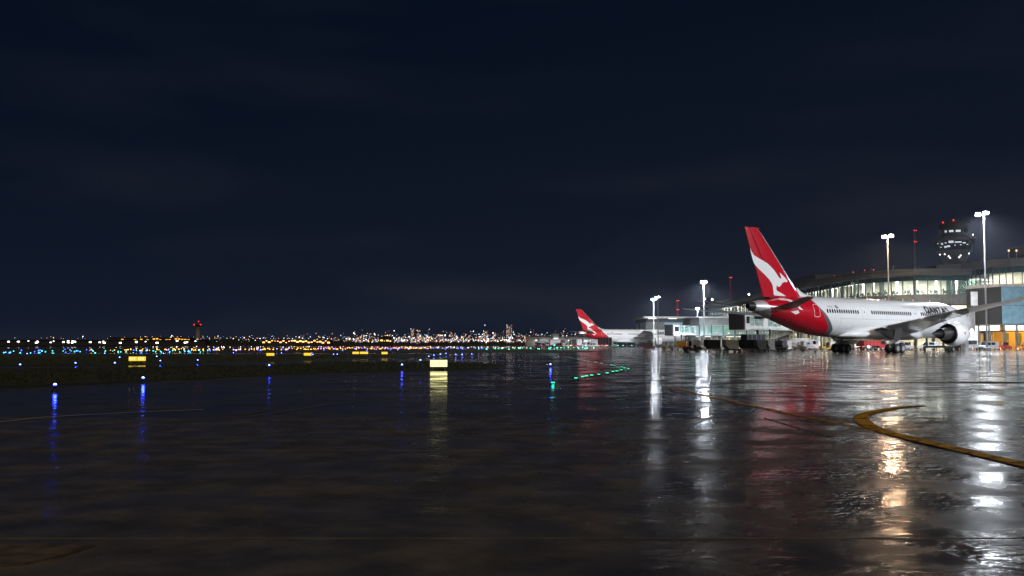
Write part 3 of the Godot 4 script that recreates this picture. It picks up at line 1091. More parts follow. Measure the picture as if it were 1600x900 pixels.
	for i in spots.size():
		mm.set_instance_transform(i, spots[i])
	var tufts := MultiMeshInstance3D.new()
	tufts.name = "grass_blades"
	tufts.multimesh = mm
	tufts.material_override = M.blade
	add_child(tufts)
	tufts.set_meta("kind", "stuff")
	tag(tufts, "short grass growing on the dark islands beside the taxiway", "grass")


func reach_at(d: float) -> float:
	return d * 0.56 + 7.0


# ---------------------------------------------------------------- lamps and signs on the field
func make_edge_light() -> Node3D:
	var o := thing("taxiway_light", "", "light")
	var b := MB.new()
	b.lathe([Vector2(0, 0.12), Vector2(0.03, 0.12), Vector2(0.04, 0.05), Vector2(0.13, 0.04), Vector2(0.14, 0.075), Vector2(0.16, 0.075)], Transform3D(Basis(Vector3.BACK, PI / 2.0), Vector3.ZERO), 12)
	part("stem", b, M.chassis, o)
	b = MB.new()
	b.lathe([Vector2(0.16, 0.05), Vector2(0.185, 0.052), Vector2(0.19, 0.044)], Transform3D(Basis(Vector3.BACK, PI / 2.0), Vector3.ZERO), 12)
	var lamp := part("lamp", b, M.blue_lamp, o)
	b = MB.new()
	b.lathe([Vector2(0.19, 0.043), Vector2(0.212, 0.04), Vector2(0.228, 0.022), Vector2(0.231, 0.003)], Transform3D(Basis(Vector3.BACK, PI / 2.0), Vector3.ZERO), 12)
	part("hot_cap", b, M.blue_core, lamp)
	return o


func build_field_lights() -> void:
	var near := [[-13.73, 30.88, "brightest blue light on the near edge of the grass, far left"], [-13.32, 37.1, "blue light at the grass edge, second nearest on the left"], [-29.32, 61.2, "blue light behind the grass, nearest the left edge of the view"], [-28.26, 66.47, "blue light behind the grass, left of the double yellow sign"], [-25.9, 75.59, "blue light just right of the double yellow sign"], [-24.09, 78.67, "blue light below the distant slender tower"], [-13.41, 56.71, "blue light at the back edge of the grass, left of centre"], [-6.26, 58.42, "blue light on the grass just left of the white lit sign"], [-6.74, 75.59, "blue light behind the white lit sign, up its left side"], [2.33, 62.19, "lone blue light on open pavement right of the lit sign"]]
	var proto := make_edge_light()
	for i in near.size():
		var n: Array = near[i]
		var o := proto if i == 0 else copy(proto, n[2], Vector3.ZERO)
		o.set_meta("label", n[2])
		o.set_meta("group", "blue taxiway edge lights")
		var y := 0.05 if Geometry2D.is_point_in_polygon(Vector2(n[0], n[1]), pts2(ISLAND)) else 0.0
		o.position = g(n[0], n[1], y)
		var l := OmniLight3D.new()
		l.name = "glow"
		l.light_color = Color(0.06, 0.14, 1.0)
		l.light_energy = 0.2
		l.light_size = 0.06
		l.omni_range = 60.0
		l.omni_attenuation = 2.0
		l.shadow_enabled = true
		l.position = Vector3(0, 0.2, 0)
		o.add_child(l)
	var far := [[-24.86, 64.26], [-35.08, 91.77], [-34.21, 98.83], [-22.65, 116.78], [-20.96, 120.43], [-20.51, 120.43], [-6.41, 116.78], [-8.01, 98.83], [-8.38, 110.11], [-8.52, 121.95], [-8.54, 132.88], [-5.68, 116.78], [-4.88, 124.31], [-60.5, 128.0], [-52.0, 131.0], [-44.5, 131.0], [-38.0, 140.0], [-31.0, 138.0], [-27.5, 141.0]]
	for n in far:
		var o := copy(proto, "small blue taxiway light out on the dark field", g(n[0], n[1], 0.05), 0.0, "far blue taxiway lights")
		for c in o.get_children():
			if c is OmniLight3D:
				o.remove_child(c)
				c.free()
		(o.get_node("lamp") as MeshInstance3D).material_override = M.blue_far
	# green inset lights along the curved lead-in line
	var green := [[1.47, 36.99], [2.61, 41.86], [3.02, 43.76], [3.24, 44.46], [3.55, 45.74], [3.98, 47.1], [4.56, 49.18], [5.11, 51.94], [5.38, 52.68], [5.92, 55.44], [6.51, 57.45], [6.54, 59.77], [6.65, 62.29], [6.58, 65.99], [6.63, 68.43], [6.51, 74.64], [6.4, 78.61], [6.23, 83.02], [6.23, 88.31], [6.2, 96.0], [6.1, 106.0]]
	var first: Node3D = null
	for i in green.size():
		var o: Node3D
		if first == null:
			o = thing("centreline_light", "", "light")
			var b := MB.new()
			b.lathe([Vector2(0, 0.13), Vector2(0.012, 0.13), Vector2(0.022, 0.07), Vector2(0.023, 0.0)], Transform3D(Basis(Vector3.BACK, PI / 2.0), Vector3.ZERO), 14)
			for s in [-1.0, 1.0]:  # added lips that keep the lens from streaking on the wet ground
				b.box(Vector3(0, 0.018, 0.17 * s), Vector3(0.22, 0.03, 0.05), 0.006)
				b.box(Vector3(0.09, 0.014, 0.1 * s), Vector3(0.02, 0.026, 0.12), 0.004)
				b.box(Vector3(-0.09, 0.014, 0.1 * s), Vector3(0.02, 0.026, 0.12), 0.004)
			part("housing_with_lips", b, M.chassis, o)
			b = MB.new()
			b.box(Vector3(0, 0.021, 0.05), Vector3(0.14, 0.024, 0.035), 0.008)
			b.box(Vector3(0, 0.021, -0.05), Vector3(0.14, 0.024, 0.035), 0.008)
			part("lens", b, M.green_lamp, o)
			first = o
		else:
			o = copy(first, "", Vector3.ZERO)
			if o.has_node("glow"):
				var spare := o.get_node("glow")
				o.remove_child(spare)
				spare.free()
		o.position = g(green[i][0], green[i][1], 0.004)
		o.set_meta("label", "green inset light nearest the camera, alone on the wet line" if i == 0 else "green inset light along the curved taxi line on wet pavement")
		o.set_meta("group", "green taxiway centreline lights")
		if i == 0:
			var l := OmniLight3D.new()
			l.name = "glow"
			l.light_color = Color(0.1, 1.0, 0.75)
			l.light_energy = 0.008
			l.light_size = 0.05
			l.omni_attenuation = 2.0
			l.shadow_enabled = true
			l.position = Vector3(0, 0.1, 0.1)
			o.add_child(l)
	# long rows out on the runways: small glowing fittings, each its own
	var bulb := SphereMesh.new()
	bulb.radius = 0.1
	bulb.height = 0.2
	bulb.radial_segments = 6
	bulb.rings = 3
	var rows := [
		["runway_light", "cyan_far", "small cyan light in the long row across the left airfield", "cyan lights across the field", 64, [-70, 131], [-50, 172], 0.75, 7.0, 5.0],
		["approach_light", "amber_far", "small amber light in the long row across the dark airfield", "amber lights across the field", 190, [-78, 205], [-24, 300], 0.95, 6.0, 20.0],
		["runway_edge_light", "red_lamp", "small red light in the row on the far runway", "red lights on the far runway", 48, [-62, 330], [-30, 390], 0.95, 4.0, 20.0],
		["taxi_light", "blue_far", "small blue light in the scattered rows across the far airfield", "blue lights across the far airfield", 90, [-88, 175], [-8, 300], 0.9, 6.0, 110.0],
		["guard_light", "green_lamp", "small green light in the row beyond the curved taxi line", "green lights beyond the curved taxi line", 34, [-8, 235], [30, 360], 0.9, 6.0, 40.0],
		["apron_light", "white_far", "small white light in the scattered row far across the airfield", "white lights far across the airfield", 70, [-150, 420], [-20, 470], 1.1, 8.0, 60.0],
		["stop_light", "white_far", "small white light in the row near the far stands", "white lights near the far stands", 64, [-38, 330], [6, 390], 0.95, 6.0, 30.0],
	]
	for r in rows:
		var src: MeshInstance3D = null
		for k in r[4]:
			var f: float = float(k) / (r[4] - 1)
			var p := g(lerpf(r[5][0], r[6][0], f) + rng.randfn(0, 0.5), lerpf(r[5][1], r[6][1], f) + rng.randfn(0, r[9] * 0.35), rng.randf_range(0.1, 0.5))
			var o: Node3D
			if src == null:
				src = inst(numbered(r[0]), bulb, M[r[1]], self)
				tag(src, r[2], "light", r[3])
				o = src
			else:
				o = copy(src, r[2], p)
			o.position = p
			o.scale = Vector3.ONE * r[7] * rng.randf_range(0.6, 1.25)


func make_sign(called: String, label: String, at: Vector3, turn: float, size: Vector2, panels: int, face_mat: StandardMaterial3D, group := "") -> Node3D:
	var o := thing(called, label, "sign", at, turn, group)
	var b := MB.new()
	b.box(Vector3(0, 0.13 + size.y / 2.0, 0), Vector3(size.x + 0.09, size.y + 0.08, 0.18), 0.02)
	part("case", b, M.chassis, o)
	for sx in [-0.36, 0.36]:
		b = MB.new()
		b.box(Vector3(size.x * sx, 0.05, 0), Vector3(0.06, 0.16, 0.1), 0.01)
		part("leg", b, M.steel, o)
	for k in panels:
		var w := size.x / panels
		b = MB.new()
		b.box(Vector3(-size.x / 2.0 + w * (k + 0.5), 0.13 + size.y / 2.0, 0.091), Vector3(w - 0.025, size.y, 0.012), 0.004)
		part("lit_panel", b, face_mat, o)
	return o


func build_signs() -> void:
	var o := make_sign("taxiway_sign", "white lit taxiway sign on the tip of the grass island, centre", g(-3.99, 55.9, 0.05), 0.07, Vector2(0.95, 0.37), 1, M.white_sign)
	for q in [[-0.3, 0.07, 0.05, 0.035], [-0.31, -0.02, 0.05, 0.03], [-0.28, -0.07, 0.05, 0.02], [0.32, 0.05, 0.02, 0.06]]:
		var b := MB.new()
		b.box(Vector3(q[0], 0.315 + q[1], 0.099), Vector3(q[2], q[3], 0.006))
		part("mark", b, M.black_line, o)
	var b := MB.new()
	b.box(Vector3(0.05, 0.3, 0.099), Vector3(0.06, 0.16, 0.006))
	part("mark", b, M.yellow_sign, o)
	sign_light(o, Vector2(0.9, 0.36), Color(1.0, 0.97, 0.6), 0.12)
	o = make_sign("taxiway_sign", "yellow double panel sign on the grass at far left", g(-27.6, 75.6, 0.05), 0.3, Vector2(1.2, 0.32), 2, M.yellow_sign)
	sign_light(o, Vector2(1.2, 0.32), Color(1.0, 0.82, 0.05), 0.06)
	for k in 2:
		for q in [[-0.2, 0.16], [-0.06, 0.14], [0.1, 0.16]]:
			b = MB.new()
			b.box(Vector3(-0.3 + 0.6 * k + q[0], 0.3, 0.099), Vector3(0.05, q[1], 0.005))
			part("mark", b, M.white_sign, o)
	var src: Node3D = null
	for s in [[-25.9, 110.0, 1.0, "yellow sign with a cut lower corner, left of centre"], [-22.3, 112.0, 1.0, "yellow sign beside a blue light, left of centre"], [-19.8, 130.0, 1.0, "small oval looking yellow sign, left of a pair"], [-18.9, 131.0, 1.25, "wider yellow sign, right of a pair"], [-15.9, 128.0, 0.9, "small yellow sign below the brown lit building"]]:
		if src == null:
			src = make_sign("taxiway_sign", s[3], g(s[0], s[1], 0.05), 0.15, Vector2(0.85, 0.28), 1, M.yellow_sign, "yellow signs far out on the field")
		else:
			src = copy(src, s[3], g(s[0], s[1], 0.05), 0.15, "yellow signs far out on the field")
			src.scale = Vector3(s[2], 1, 1)


func sign_light(o: Node3D, size: Vector2, c: Color, e: float) -> void:
	var l := AreaLight3D.new()
	l.name = "panel_glow"
	l.area_size = size
	l.light_color = c
	l.light_energy = e
	l.shadow_enabled = true
	l.position = Vector3(0, 0.32, 0.125)
	l.rotation.y = PI
	o.add_child(l)


# ---------------------------------------------------------------- floodlight masts
func make_mast(label: String, at: Vector3, height: float, heads: Array, aim: Vector3, warm := false, energy := 2500.0, spread := 87.0, thrown := false) -> Node3D:
	var o := thing("floodlight_mast", label, "light mast", at, 0.0, "floodlight masts of the apron")
	var b := MB.new()
	b.box(Vector3(0, 0.35, 0), Vector3(1.3, 0.7, 1.3), 0.08)
	part("footing", b, M.wall_grey, o)
	b = MB.new()
	b.tube([Vector3(0, 0.5, 0), Vector3(0, height * 0.5, 0), Vector3(0, height, 0)], [0.24, 0.19, 0.11], 14)
	part("pole", b, M.mast_steel, o)
	for h in heads:
		var hp := Vector3(h[0], height + h[1], h[2])
		b = MB.new()
		b.tube([Vector3(0, height - 0.15, 0), hp + Vector3(0, 0.1, 0)], [0.07], 8)
		var arm := part("arm", b, M.mast_steel, o)
		var dir := (aim - (at + hp)).normalized()
		var look := Basis.looking_at(dir, Vector3.UP)
		b = MB.new()
		b.box(Vector3(0, 0, 0.16), Vector3(1.3 * h[3], 0.62, 0.3), 0.12)
		inst("lamp_housing", b.mesh(), M.steel, arm, Transform3D(look, hp))
		b = MB.new()
		b.lathe([Vector2(0, 0.001), Vector2(0.0, 0.15), Vector2(0.1, 0.11), Vector2(0.13, 0.001)], Transform3D(Basis(Vector3.UP, PI / 2.0), Vector3.ZERO), 12)
		var bulb := b.mesh()
		for s in [-0.45, -0.15, 0.15, 0.45]:
			for r in [-0.17, 0.17]:
				inst("lamp", bulb, M.flood_warm if warm else M.flood, arm, Transform3D(look, hp + look * Vector3(s * h[3], r, 0.0)))
		var l := SpotLight3D.new()
		l.name = "floodlight"
		l.light_color = Color(1.0, 0.86, 0.72) if warm else Color(0.93, 0.96, 1.0)
		l.light_energy = energy
		l.light_size = 0.35
		l.spot_angle = spread
		l.spot_angle_attenuation = 1.0
		l.spot_range = 400.0
		l.spot_attenuation = 2.0
		l.shadow_enabled = true
		o.add_child(l)
		# wide beam, thrown down on the stands
		l.transform = Transform3D(look if thrown else Basis(Vector3.RIGHT, -PI / 2.0), hp + look * Vector3(0, 0, -0.3))
	return o


func build_masts() -> void:
	make_mast("tall floodlight mast with two white lamp heads in front of the blue annex, at right", g(104.2, 225.0), 30.0, [[-1.4, 0.0, 0.3, 0.8], [0.35, 0.35, 0.3, 0.9]], g(70, 150), false, E_MAST * 1.7)
	make_mast("floodlight mast with warm peach lamps rising behind the white fuselage", g(93.9, 255.0), 28.2, [[-0.85, 0.0, 0.3, 0.75], [0.85, 0.25, 0.3, 0.75]], g(55, 190), true, E_MAST * 0.45)
	make_mast("slim floodlight mast standing among the parked carts, left of the red tail", g(58.1, 310.0), 20.2, [[-0.5, 0.0, 0.3, 0.55], [0.5, 0.12, 0.3, 0.55]], g(30, 250), false, E_MAST * 1.7)
	make_mast("nearer of two masts side by side above the far airliner, right one", g(61.3, 430.0), 21.3, [[-0.6, 0.0, 0.3, 0.7], [0.6, 0.1, 0.3, 0.7]], g(62, 500, 2.0), false, E_MAST * 0.95, 80.0, true)
	make_mast("farther of two masts side by side above the far airliner, left one", g(62.0, 448.0), 21.0, [[-0.6, 0.0, 0.3, 0.7], [0.6, 0.1, 0.3, 0.7]], g(30, 420), false, E_MAST * 1.6)
	make_mast("distant floodlight mast between the two grey wing tips", g(96.0, 530.0), 20.0, [[0.0, 0.0, 0.3, 1.6]], g(60, 480), false, E_MAST)
	make_mast("unseen floodlight mast out of view at right, placed to light the near airliner", g(118.0, 112.0), 30.0, [[-1.0, 0.0, 0.3, 1.2], [1.0, 0.2, 0.3, 1.2]], g(52, 164, 8.0), false, E_MAST * 1.7, 80.0, true)  # out of view; stands where it lights the near airliner's starboard side


# ---------------------------------------------------------------- terminal
const PIER := [[118.5, 266.0], [104.7, 266.0], [98.5, 273.6], [94.6, 285.0], [94.4, 310.0], [96.0, 352.0], [97.0, 420.0], [96.0, 500.0]]


func offset_line(p: PackedVector2Array, dist: float) -> PackedVector2Array:
	var r := PackedVector2Array()
	for i in p.size():
		var n := Vector2()
		if i > 0:
			n += (p[i] - p[i - 1]).normalized().orthogonal()
		if i < p.size() - 1:
			n += (p[i + 1] - p[i]).normalized().orthogonal()
		n = n.normalized()
		if i > 0:
			n /= maxf(0.5, n.dot((p[i] - p[i - 1]).normalized().orthogonal()))
		r.append(p[i] + n * dist)
	return r


# a band that follows a line in plan, between two offsets and two heights
func band(p: PackedVector2Array, d0: float, d1: float, y0: float, y1: float, y1_in := -1.0) -> MB:
	var a := offset_line(p, d0)
	var c := offset_line(p, d1)
	if y1_in < 0.0:
		y1_in = y1
	var b := MB.new()
	for i in p.size() - 1:
		var q := [g(a[i].x, a[i].y, y0), g(a[i + 1].x, a[i + 1].y, y0), g(c[i + 1].x, c[i + 1].y, y0), g(c[i].x, c[i].y, y0)]
		var t := [g(a[i].x, a[i].y, y1), g(a[i + 1].x, a[i + 1].y, y1), g(c[i + 1].x, c[i + 1].y, y1_in), g(c[i].x, c[i].y, y1_in)]
		var mid := Vector3()
		for v in q:
			mid += v / 8.0
		for v in t:
			mid += v / 8.0
		b.face(q, Vector3.DOWN)
		b.face(t, Vector3.UP)
		for e in [[0, 1], [2, 3]]:
			var f: Array = [q[e[0]], q[e[1]], t[e[1]], t[e[0]]]
			b.face(f, (f[0] + f[2]) / 2.0 - mid)
		if i == 0:
			b.face([q[0], q[3], t[3], t[0]], q[0] - q[1])
		if i == p.size() - 2:
			b.face([q[1], q[2], t[2], t[1]], q[1] - q[0])
	return b


func bays(p: PackedVector2Array, width: float) -> Array:
	var r := []
	for i in p.size() - 1:
		var n := maxi(1, roundi((p[i + 1] - p[i]).length() / width))
		for k in n:
			r.append([p[i].lerp(p[i + 1], float(k) / n), p[i].lerp(p[i + 1], float(k + 1) / n)])
	return r


func facing(a: Vector2, c: Vector2) -> float:
	return atan2(c.y - a.y, c.x - a.x)


func down_light(o: Node3D, at: Vector3, size: Vector2, e: float, c := Color(1.0, 0.97, 0.86), turn := 0.0, down := true) -> void:
	var l := AreaLight3D.new()
	l.name = "down_light"
	l.area_size = size
	l.light_color = c
	l.light_energy = e
	l.shadow_enabled = true
	l.position = at
	l.basis = Basis(Vector3.UP, turn) * (Basis(Vector3.RIGHT, -PI / 2.0) if down else Basis())
	o.add_child(l)


# a storey of glass: clear panes below a teal band, fins between them
func glazed_storey(o: Node3D, p: PackedVector2Array, width: float, y0: float, y1: float, y2: float) -> void:
	for bay in bays(p, width):
		var a: Vector2 = bay[0]
		var c: Vector2 = bay[1]
		var m := (a + c) / 2.0
		var w := (c - a).length()
		var t := facing(a, c)
		block("glass_pane", g(m.x, m.y, (y0 + y1) / 2.0), Vector3(w - 0.12, y1 - y0 - 0.06, 0.03), M.pane, o, t)
		block("spandrel_glass", g(m.x, m.y, (y1 + y2) / 2.0), Vector3(w - 0.12, y2 - y1 - 0.06, 0.05), M.teal_glass, o, t)
		block("mullion", g(a.x, a.y, (y0 + y2) / 2.0), Vector3(0.17, y2 - y0, 0.32), M.mullion, o, t)
	block("mullion", g(p[-1].x, p[-1].y, (y0 + y2) / 2.0), Vector3(0.1, y2 - y0, 0.32), M.mullion, o)
	part("transom", band(p, -0.06, 0.09, y1 - 0.05, y1 + 0.05), M.mullion, o)


func build_terminal() -> void:
	var p := pts2(PIER)
	var o := thing("terminal", "long curved glass concourse with people at its lit windows, behind the near airliner", "terminal")
	part("roof", band(p, -2.6, 17.0, 19.5, 20.9, 22.2), M.fascia, o)
	part("eaves", band(p, -2.9, -2.6, 19.9, 20.75), M.wall_dark, o)
	part("soffit", band(p, -2.4, 0.3, 19.2, 19.5), M.fascia, o)
	part("ceiling", band(p, 0.35, 14.0, 18.9, 19.2), M.interior_white, o)
	part("floor", band(p, -0.25, 14.0, 14.0, 14.4), M.wall_grey, o)
	part("back_wall", band(p, 13.0, 13.4, 14.4, 18.9), M.interior_white, o)
	glazed_storey(o, p, 3.4, 14.45, 18.0, 19.2)
	# ceiling lamps, columns and seats inside
	var mid := offset_line(p, 6.5)
	for bay in bays(mid, 6.8):
		var a: Vector2 = bay[0]
		var c: Vector2 = bay[1]
		var m := (a + c) / 2.0
		var t := facing(a, c)
		block("ceiling_lamp", g(m.x, m.y, 18.86), Vector3((c - a).length() * 0.8, 0.08, 0.5), M.ceiling_lamp, o, t)
		var b := MB.new()
		b.tube([g(a.x, a.y, 14.4), g(a.x, a.y, 18.9)], [0.36], 14)
		part("column", b, M.interior_white, o)
	for bay in bays(mid, 26.0):
		var m: Vector2 = (bay[0] + bay[1]) / 2.0
		down_light(o, g(m.x, m.y, 18.75), Vector2(18, 4), 380.0, Color(1.0, 0.99, 0.93), facing(bay[0], bay[1]))
	var near := offset_line(p, 0.9)
	for i in bays(near, 3.4).size():
		var bay: Array = bays(near, 3.4)[i]
		if i > 22:
			break
		if i % 3 == 1:
			block("column", g(bay[0].x, bay[0].y, 16.7), Vector3(0.75, 4.5, 0.5), M.column_dark, o, facing(bay[0], bay[1]))
	# below the floor: cladding panels, a lower row of windows, the open undercroft
	var k := 0
	for bay in bays(p, 4.6):
		var a: Vector2 = bay[0]
		var c: Vector2 = bay[1]
		var m := (a + c) / 2.0
		var w := (c - a).length()
		var t := facing(a, c)
		block("wall_panel", g(m.x, m.y, 12.9), Vector3(w - 0.05, 2.2, 0.2), M.wall_grey, o, t)
		if k in [0, 1, 2] or k > 14:
			block("window", g(m.x, m.y, 10.2), Vector3(w - 0.5, 2.6, 0.08), M.lit_window, o, t)
		else:
			block("wall_panel", g(m.x, m.y, 10.3), Vector3(w - 0.05, 2.9, 0.16), M.wall_grey, o, t)
		block("wall_panel", g(m.x, m.y, 7.3), Vector3(w - 0.05, 2.9, 0.2), M.wall_grey if k % 4 else M.wall_dark, o, t)
		block("pillar", g(a.x, a.y, 2.9), Vector3(0.7, 5.8, 0.7), M.wall_grey, o, t)
		k += 1
	part("wall_core", band(p, 0.15, 0.7, 5.9, 14.0), M.wall_dark, o)
	part("canopy", band(p, -3.5, 9.0, 5.75, 6.05), M.wall_grey, o)
	part("undercroft_wall", band(p, 8.0, 8.4, 0.0, 5.75), M.interior_white, o)
	var under := offset_line(p, 2.0)
	for bay in bays(under, 13.0):
		var m: Vector2 = (bay[0] + bay[1]) / 2.0
		var t := facing(bay[0], bay[1])
		block("ceiling_lamp", g(m.x, m.y, 5.7), Vector3((bay[1] - bay[0]).length() * 0.45, 0.08, 0.4), M.ceiling_lamp, o, t)
		down_light(o, g(m.x, m.y, 5.6), Vector2(6, 2), 130.0, Color(1.0, 0.95, 0.8), t)
	# plant on the roof
	for q in [[99.0, 345.0, 26.0, 22.6, 3.0], [101.0, 310.0, 9.0, 22.2, 1.4], [113.0, 274.0, 6.0, 22.0, 1.0]]:
		var b := MB.new()
		b.box(g(q[0] + 3.0, q[1], q[3]), Vector3(7.0, q[4], q[2]), 0.1)
		part("roof_plant", b, M.wall_dark, o)
	for q in [[97.5, 300.0], [97.0, 292.0], [99.5, 283.0], [103.0, 276.0], [108.0, 271.0], [113.0, 270.0]]:
		var b := MB.new()
		b.tube([g(q[0], q[1], 21.2), g(q[0], q[1], 22.6)], [0.28, 0.2], 8)
		part("roof_vent", b, M.wall_dark, o)
	for q in [[95.5, 303.0], [96.2, 288.0], [97.0, 281.0], [98.6, 278.5]]:
		var b := MB.new()
		b.lathe([Vector2(0, 0.09), Vector2(0.2, 0.09), Vector2(0.25, 0.02)], Transform3D(Basis(Vector3.BACK, PI / 2.0), g(q[0], q[1], 21.6)), 8)
		part("obstruction_lamp", b, M.red_lamp, o)


func build_annex() -> void:
	var o := thing("terminal_annex", "blue panelled annex with lit yellow bays below and curved glass lounge above, right edge", "building")
	# plan corners: the corner nearest the camera at (122, 255)
	var left := pts2([[118.2, 266.0], [122.0, 255.0]])
	var front := pts2([[122.0, 255.0], [160.0, 255.0]])
	left.reverse()
	front.reverse()
	for e in [[left, "wall_dark", 3, 3.8], [front, "blue_panel", 2, 5.4]]:
		var line: PackedVector2Array = e[0]
		for bay in bays(line, e[3]):
			var a: Vector2 = bay[0]
			var c: Vector2 = bay[1]
			var m := (a + c) / 2.0
			for r in e[2]:
				var h: float = 9.2 / e[2]
				block("wall_panel", g(m.x, m.y, 6.5 + h * (r + 0.5)), Vector3((c - a).length() - 0.1, h - 0.1, 0.25), M.blue_panel_pale if e[1] == "blue_panel" and randf_at(m + Vector2(0, r)) > 0.55 else M[e[1]], o, facing(a, c))
	var whole := pts2([[160.0, 255.0], [122.0, 255.0], [118.2, 266.0]])
	part("wall_core", band(whole, 0.14, 1.0, 6.3, 15.8), M.wall_dark, o)
	part("parapet", band(whole, -0.25, 1.6, 15.75, 16.5), M.parapet, o)
	part("deck", band(whole, 1.6, 10.0, 15.6, 15.9), M.wall_grey, o)
	part("floor", band(whole, -0.2, 9.0, 6.2, 6.5), M.wall_grey, o)
	part("lintel", band(whole, -0.1, 0.35, 4.55, 4.85), M.wall_dark, o)
	part("inner_wall", band(whole, 7.0, 7.3, 0.0, 6.2), M.yellow_lit_wall, o)
	for bay in bays(pts2([[160.0, 255.0], [122.4, 255.0]]), 3.1) + bays(pts2([[121.8, 255.6], [118.4, 265.5]]), 3.4):
		var a: Vector2 = bay[0]
		var c: Vector2 = bay[1]
		var m := (a + c) / 2.0
		var t := facing(a, c)
		block("clerestory", g(m.x, m.y, 5.5), Vector3((c - a).length() - 0.4, 1.2, 0.08), M.lit_panel, o, t)
		block("pillar", g(c.x, c.y, 3.1), Vector3(0.45, 6.2, 0.5), M.wall_grey, o, t)
		block("yellow_lit_door", g(m.x, m.y + 2.4, 2.1), Vector3((c - a).length() * 0.55, 4.2, 0.1), M.yellow_lit_wall, o, t)
	for x in [124.5, 131.0, 138.0]:
		down_light(o, g(x, 259.0, 6.0), Vector2(5, 2), 60.0, Color(1.0, 0.8, 0.45))
	down_light(o, g(122.6, 262.0, 6.0), Vector2(2.5, 2), 30.0, Color(1.0, 0.8, 0.45))
	# lounge above
	var l := pts2([[160.0, 257.5], [131.0, 257.5], [127.2, 259.5], [124.2, 264.0], [122.4, 272.0], [121.5, 292.0]])
	part("roof", band(l, -2.0, 16.0, 21.4, 23.1, 24.0), M.fascia, o)
	part("soffit", band(l, -1.8, 0.3, 21.1, 21.4), M.fascia, o)
	part("ceiling", band(l, 0.35, 12.0, 20.7, 21.0), M.interior_white, o)
	part("back_wall", band(l, 10.0, 10.3, 16.5, 20.7), M.interior_white, o)
	glazed_storey(o, l, 1.8, 16.5, 19.7, 21.1)
	for bay in bays(offset_line(l, 5.0), 6.0):
		var m: Vector2 = (bay[0] + bay[1]) / 2.0
		block("ceiling_lamp", g(m.x, m.y, 20.66), Vector3(3.2, 0.08, 0.5), M.ceiling_lamp, o, facing(bay[0], bay[1]))
	down_light(o, g(136.0, 263.0, 20.5), Vector2(16, 4), 330.0)
	down_light(o, g(129.0, 275.0, 20.5), Vector2(4, 14), 220.0)
	var b := MB.new()
	b.box(g(139.0, 268.0, 25.4), Vector3(13.0, 3.2, 9.0), 0.5)
	part("roof_plant", b, M.wall_dark, o)
	for q in [[129.5, 266.0, "city_warm"], [131.5, 266.0, "city_warm"], [133.5, 265.5, "city_white"], [137.0, 264.0, "city_white"], [141.0, 264.0, "city_white"]]:
		b = MB.new()
		b.tube([g(q[0], q[1], 23.6), g(q[0], q[1], 25.6)], [0.06], 6)
		var post := part("lamp_post", b, M.steel, o)
		b = MB.new()
		b.lathe([Vector2(-0.25, 0.01), Vector2(-0.15, 0.22), Vector2(0.15, 0.22), Vector2(0.25, 0.01)], Transform3D(Basis(Vector3.BACK, PI / 2.0), g(q[0], q[1], 25.8)), 8)
		part("lamp", b, M[q[2]], post)


func corrugated(o: Node3D, a: Vector2, c: Vector2, y0: float, y1: float, half: float, windows: bool) -> void:
	# a bridge tunnel from a to c: floor, roof, side walls of ribbed panels with glazed bays
	var t := facing(a, c)
	var len := (c - a).length()
	var n := maxi(2, roundi(len / 2.6))
	var side := (c - a).normalized().orthogonal()
	var m := (a + c) / 2.0
	block("floor", g(m.x, m.y, y0 + 0.15), Vector3(len, 0.3, half * 2.0), M.bridge_grey, o, t)
	block("roof", g(m.x, m.y, y1 - 0.1), Vector3(len, 0.2, half * 2.0 + 0.1), M.bridge_grey, o, t)
	for k in n:
		var q := a.lerp(c, (k + 0.5) / n)
		for s in [-1.0, 1.0]:
			var e: Vector2 = q + side * half * s
			if windows and k % 4 != 3:
				block("glass_pane", g(e.x, e.y, (y0 + y1) / 2.0 + 0.1), Vector3(len / n - 0.3, y1 - y0 - 1.0, 0.04), M.pane, o, t)
				block("wall_panel", g(e.x, e.y, y0 + 0.5), Vector3(len / n - 0.02, 0.5, 0.1), M.bridge_grey, o, t)
			else:
				block("wall_panel", g(e.x, e.y, (y0 + y1) / 2.0 + 0.05), Vector3(len / n - 0.06, y1 - y0 - 0.5, 0.1), M.bridge_grey, o, t)
			var j: Vector2 = a.lerp(c, float(k) / n) + side * half * s
			block("rib", g(j.x, j.y, (y0 + y1) / 2.0), Vector3(0.22, y1 - y0 - 0.1, 0.2), M.bridge_grey, o, t)


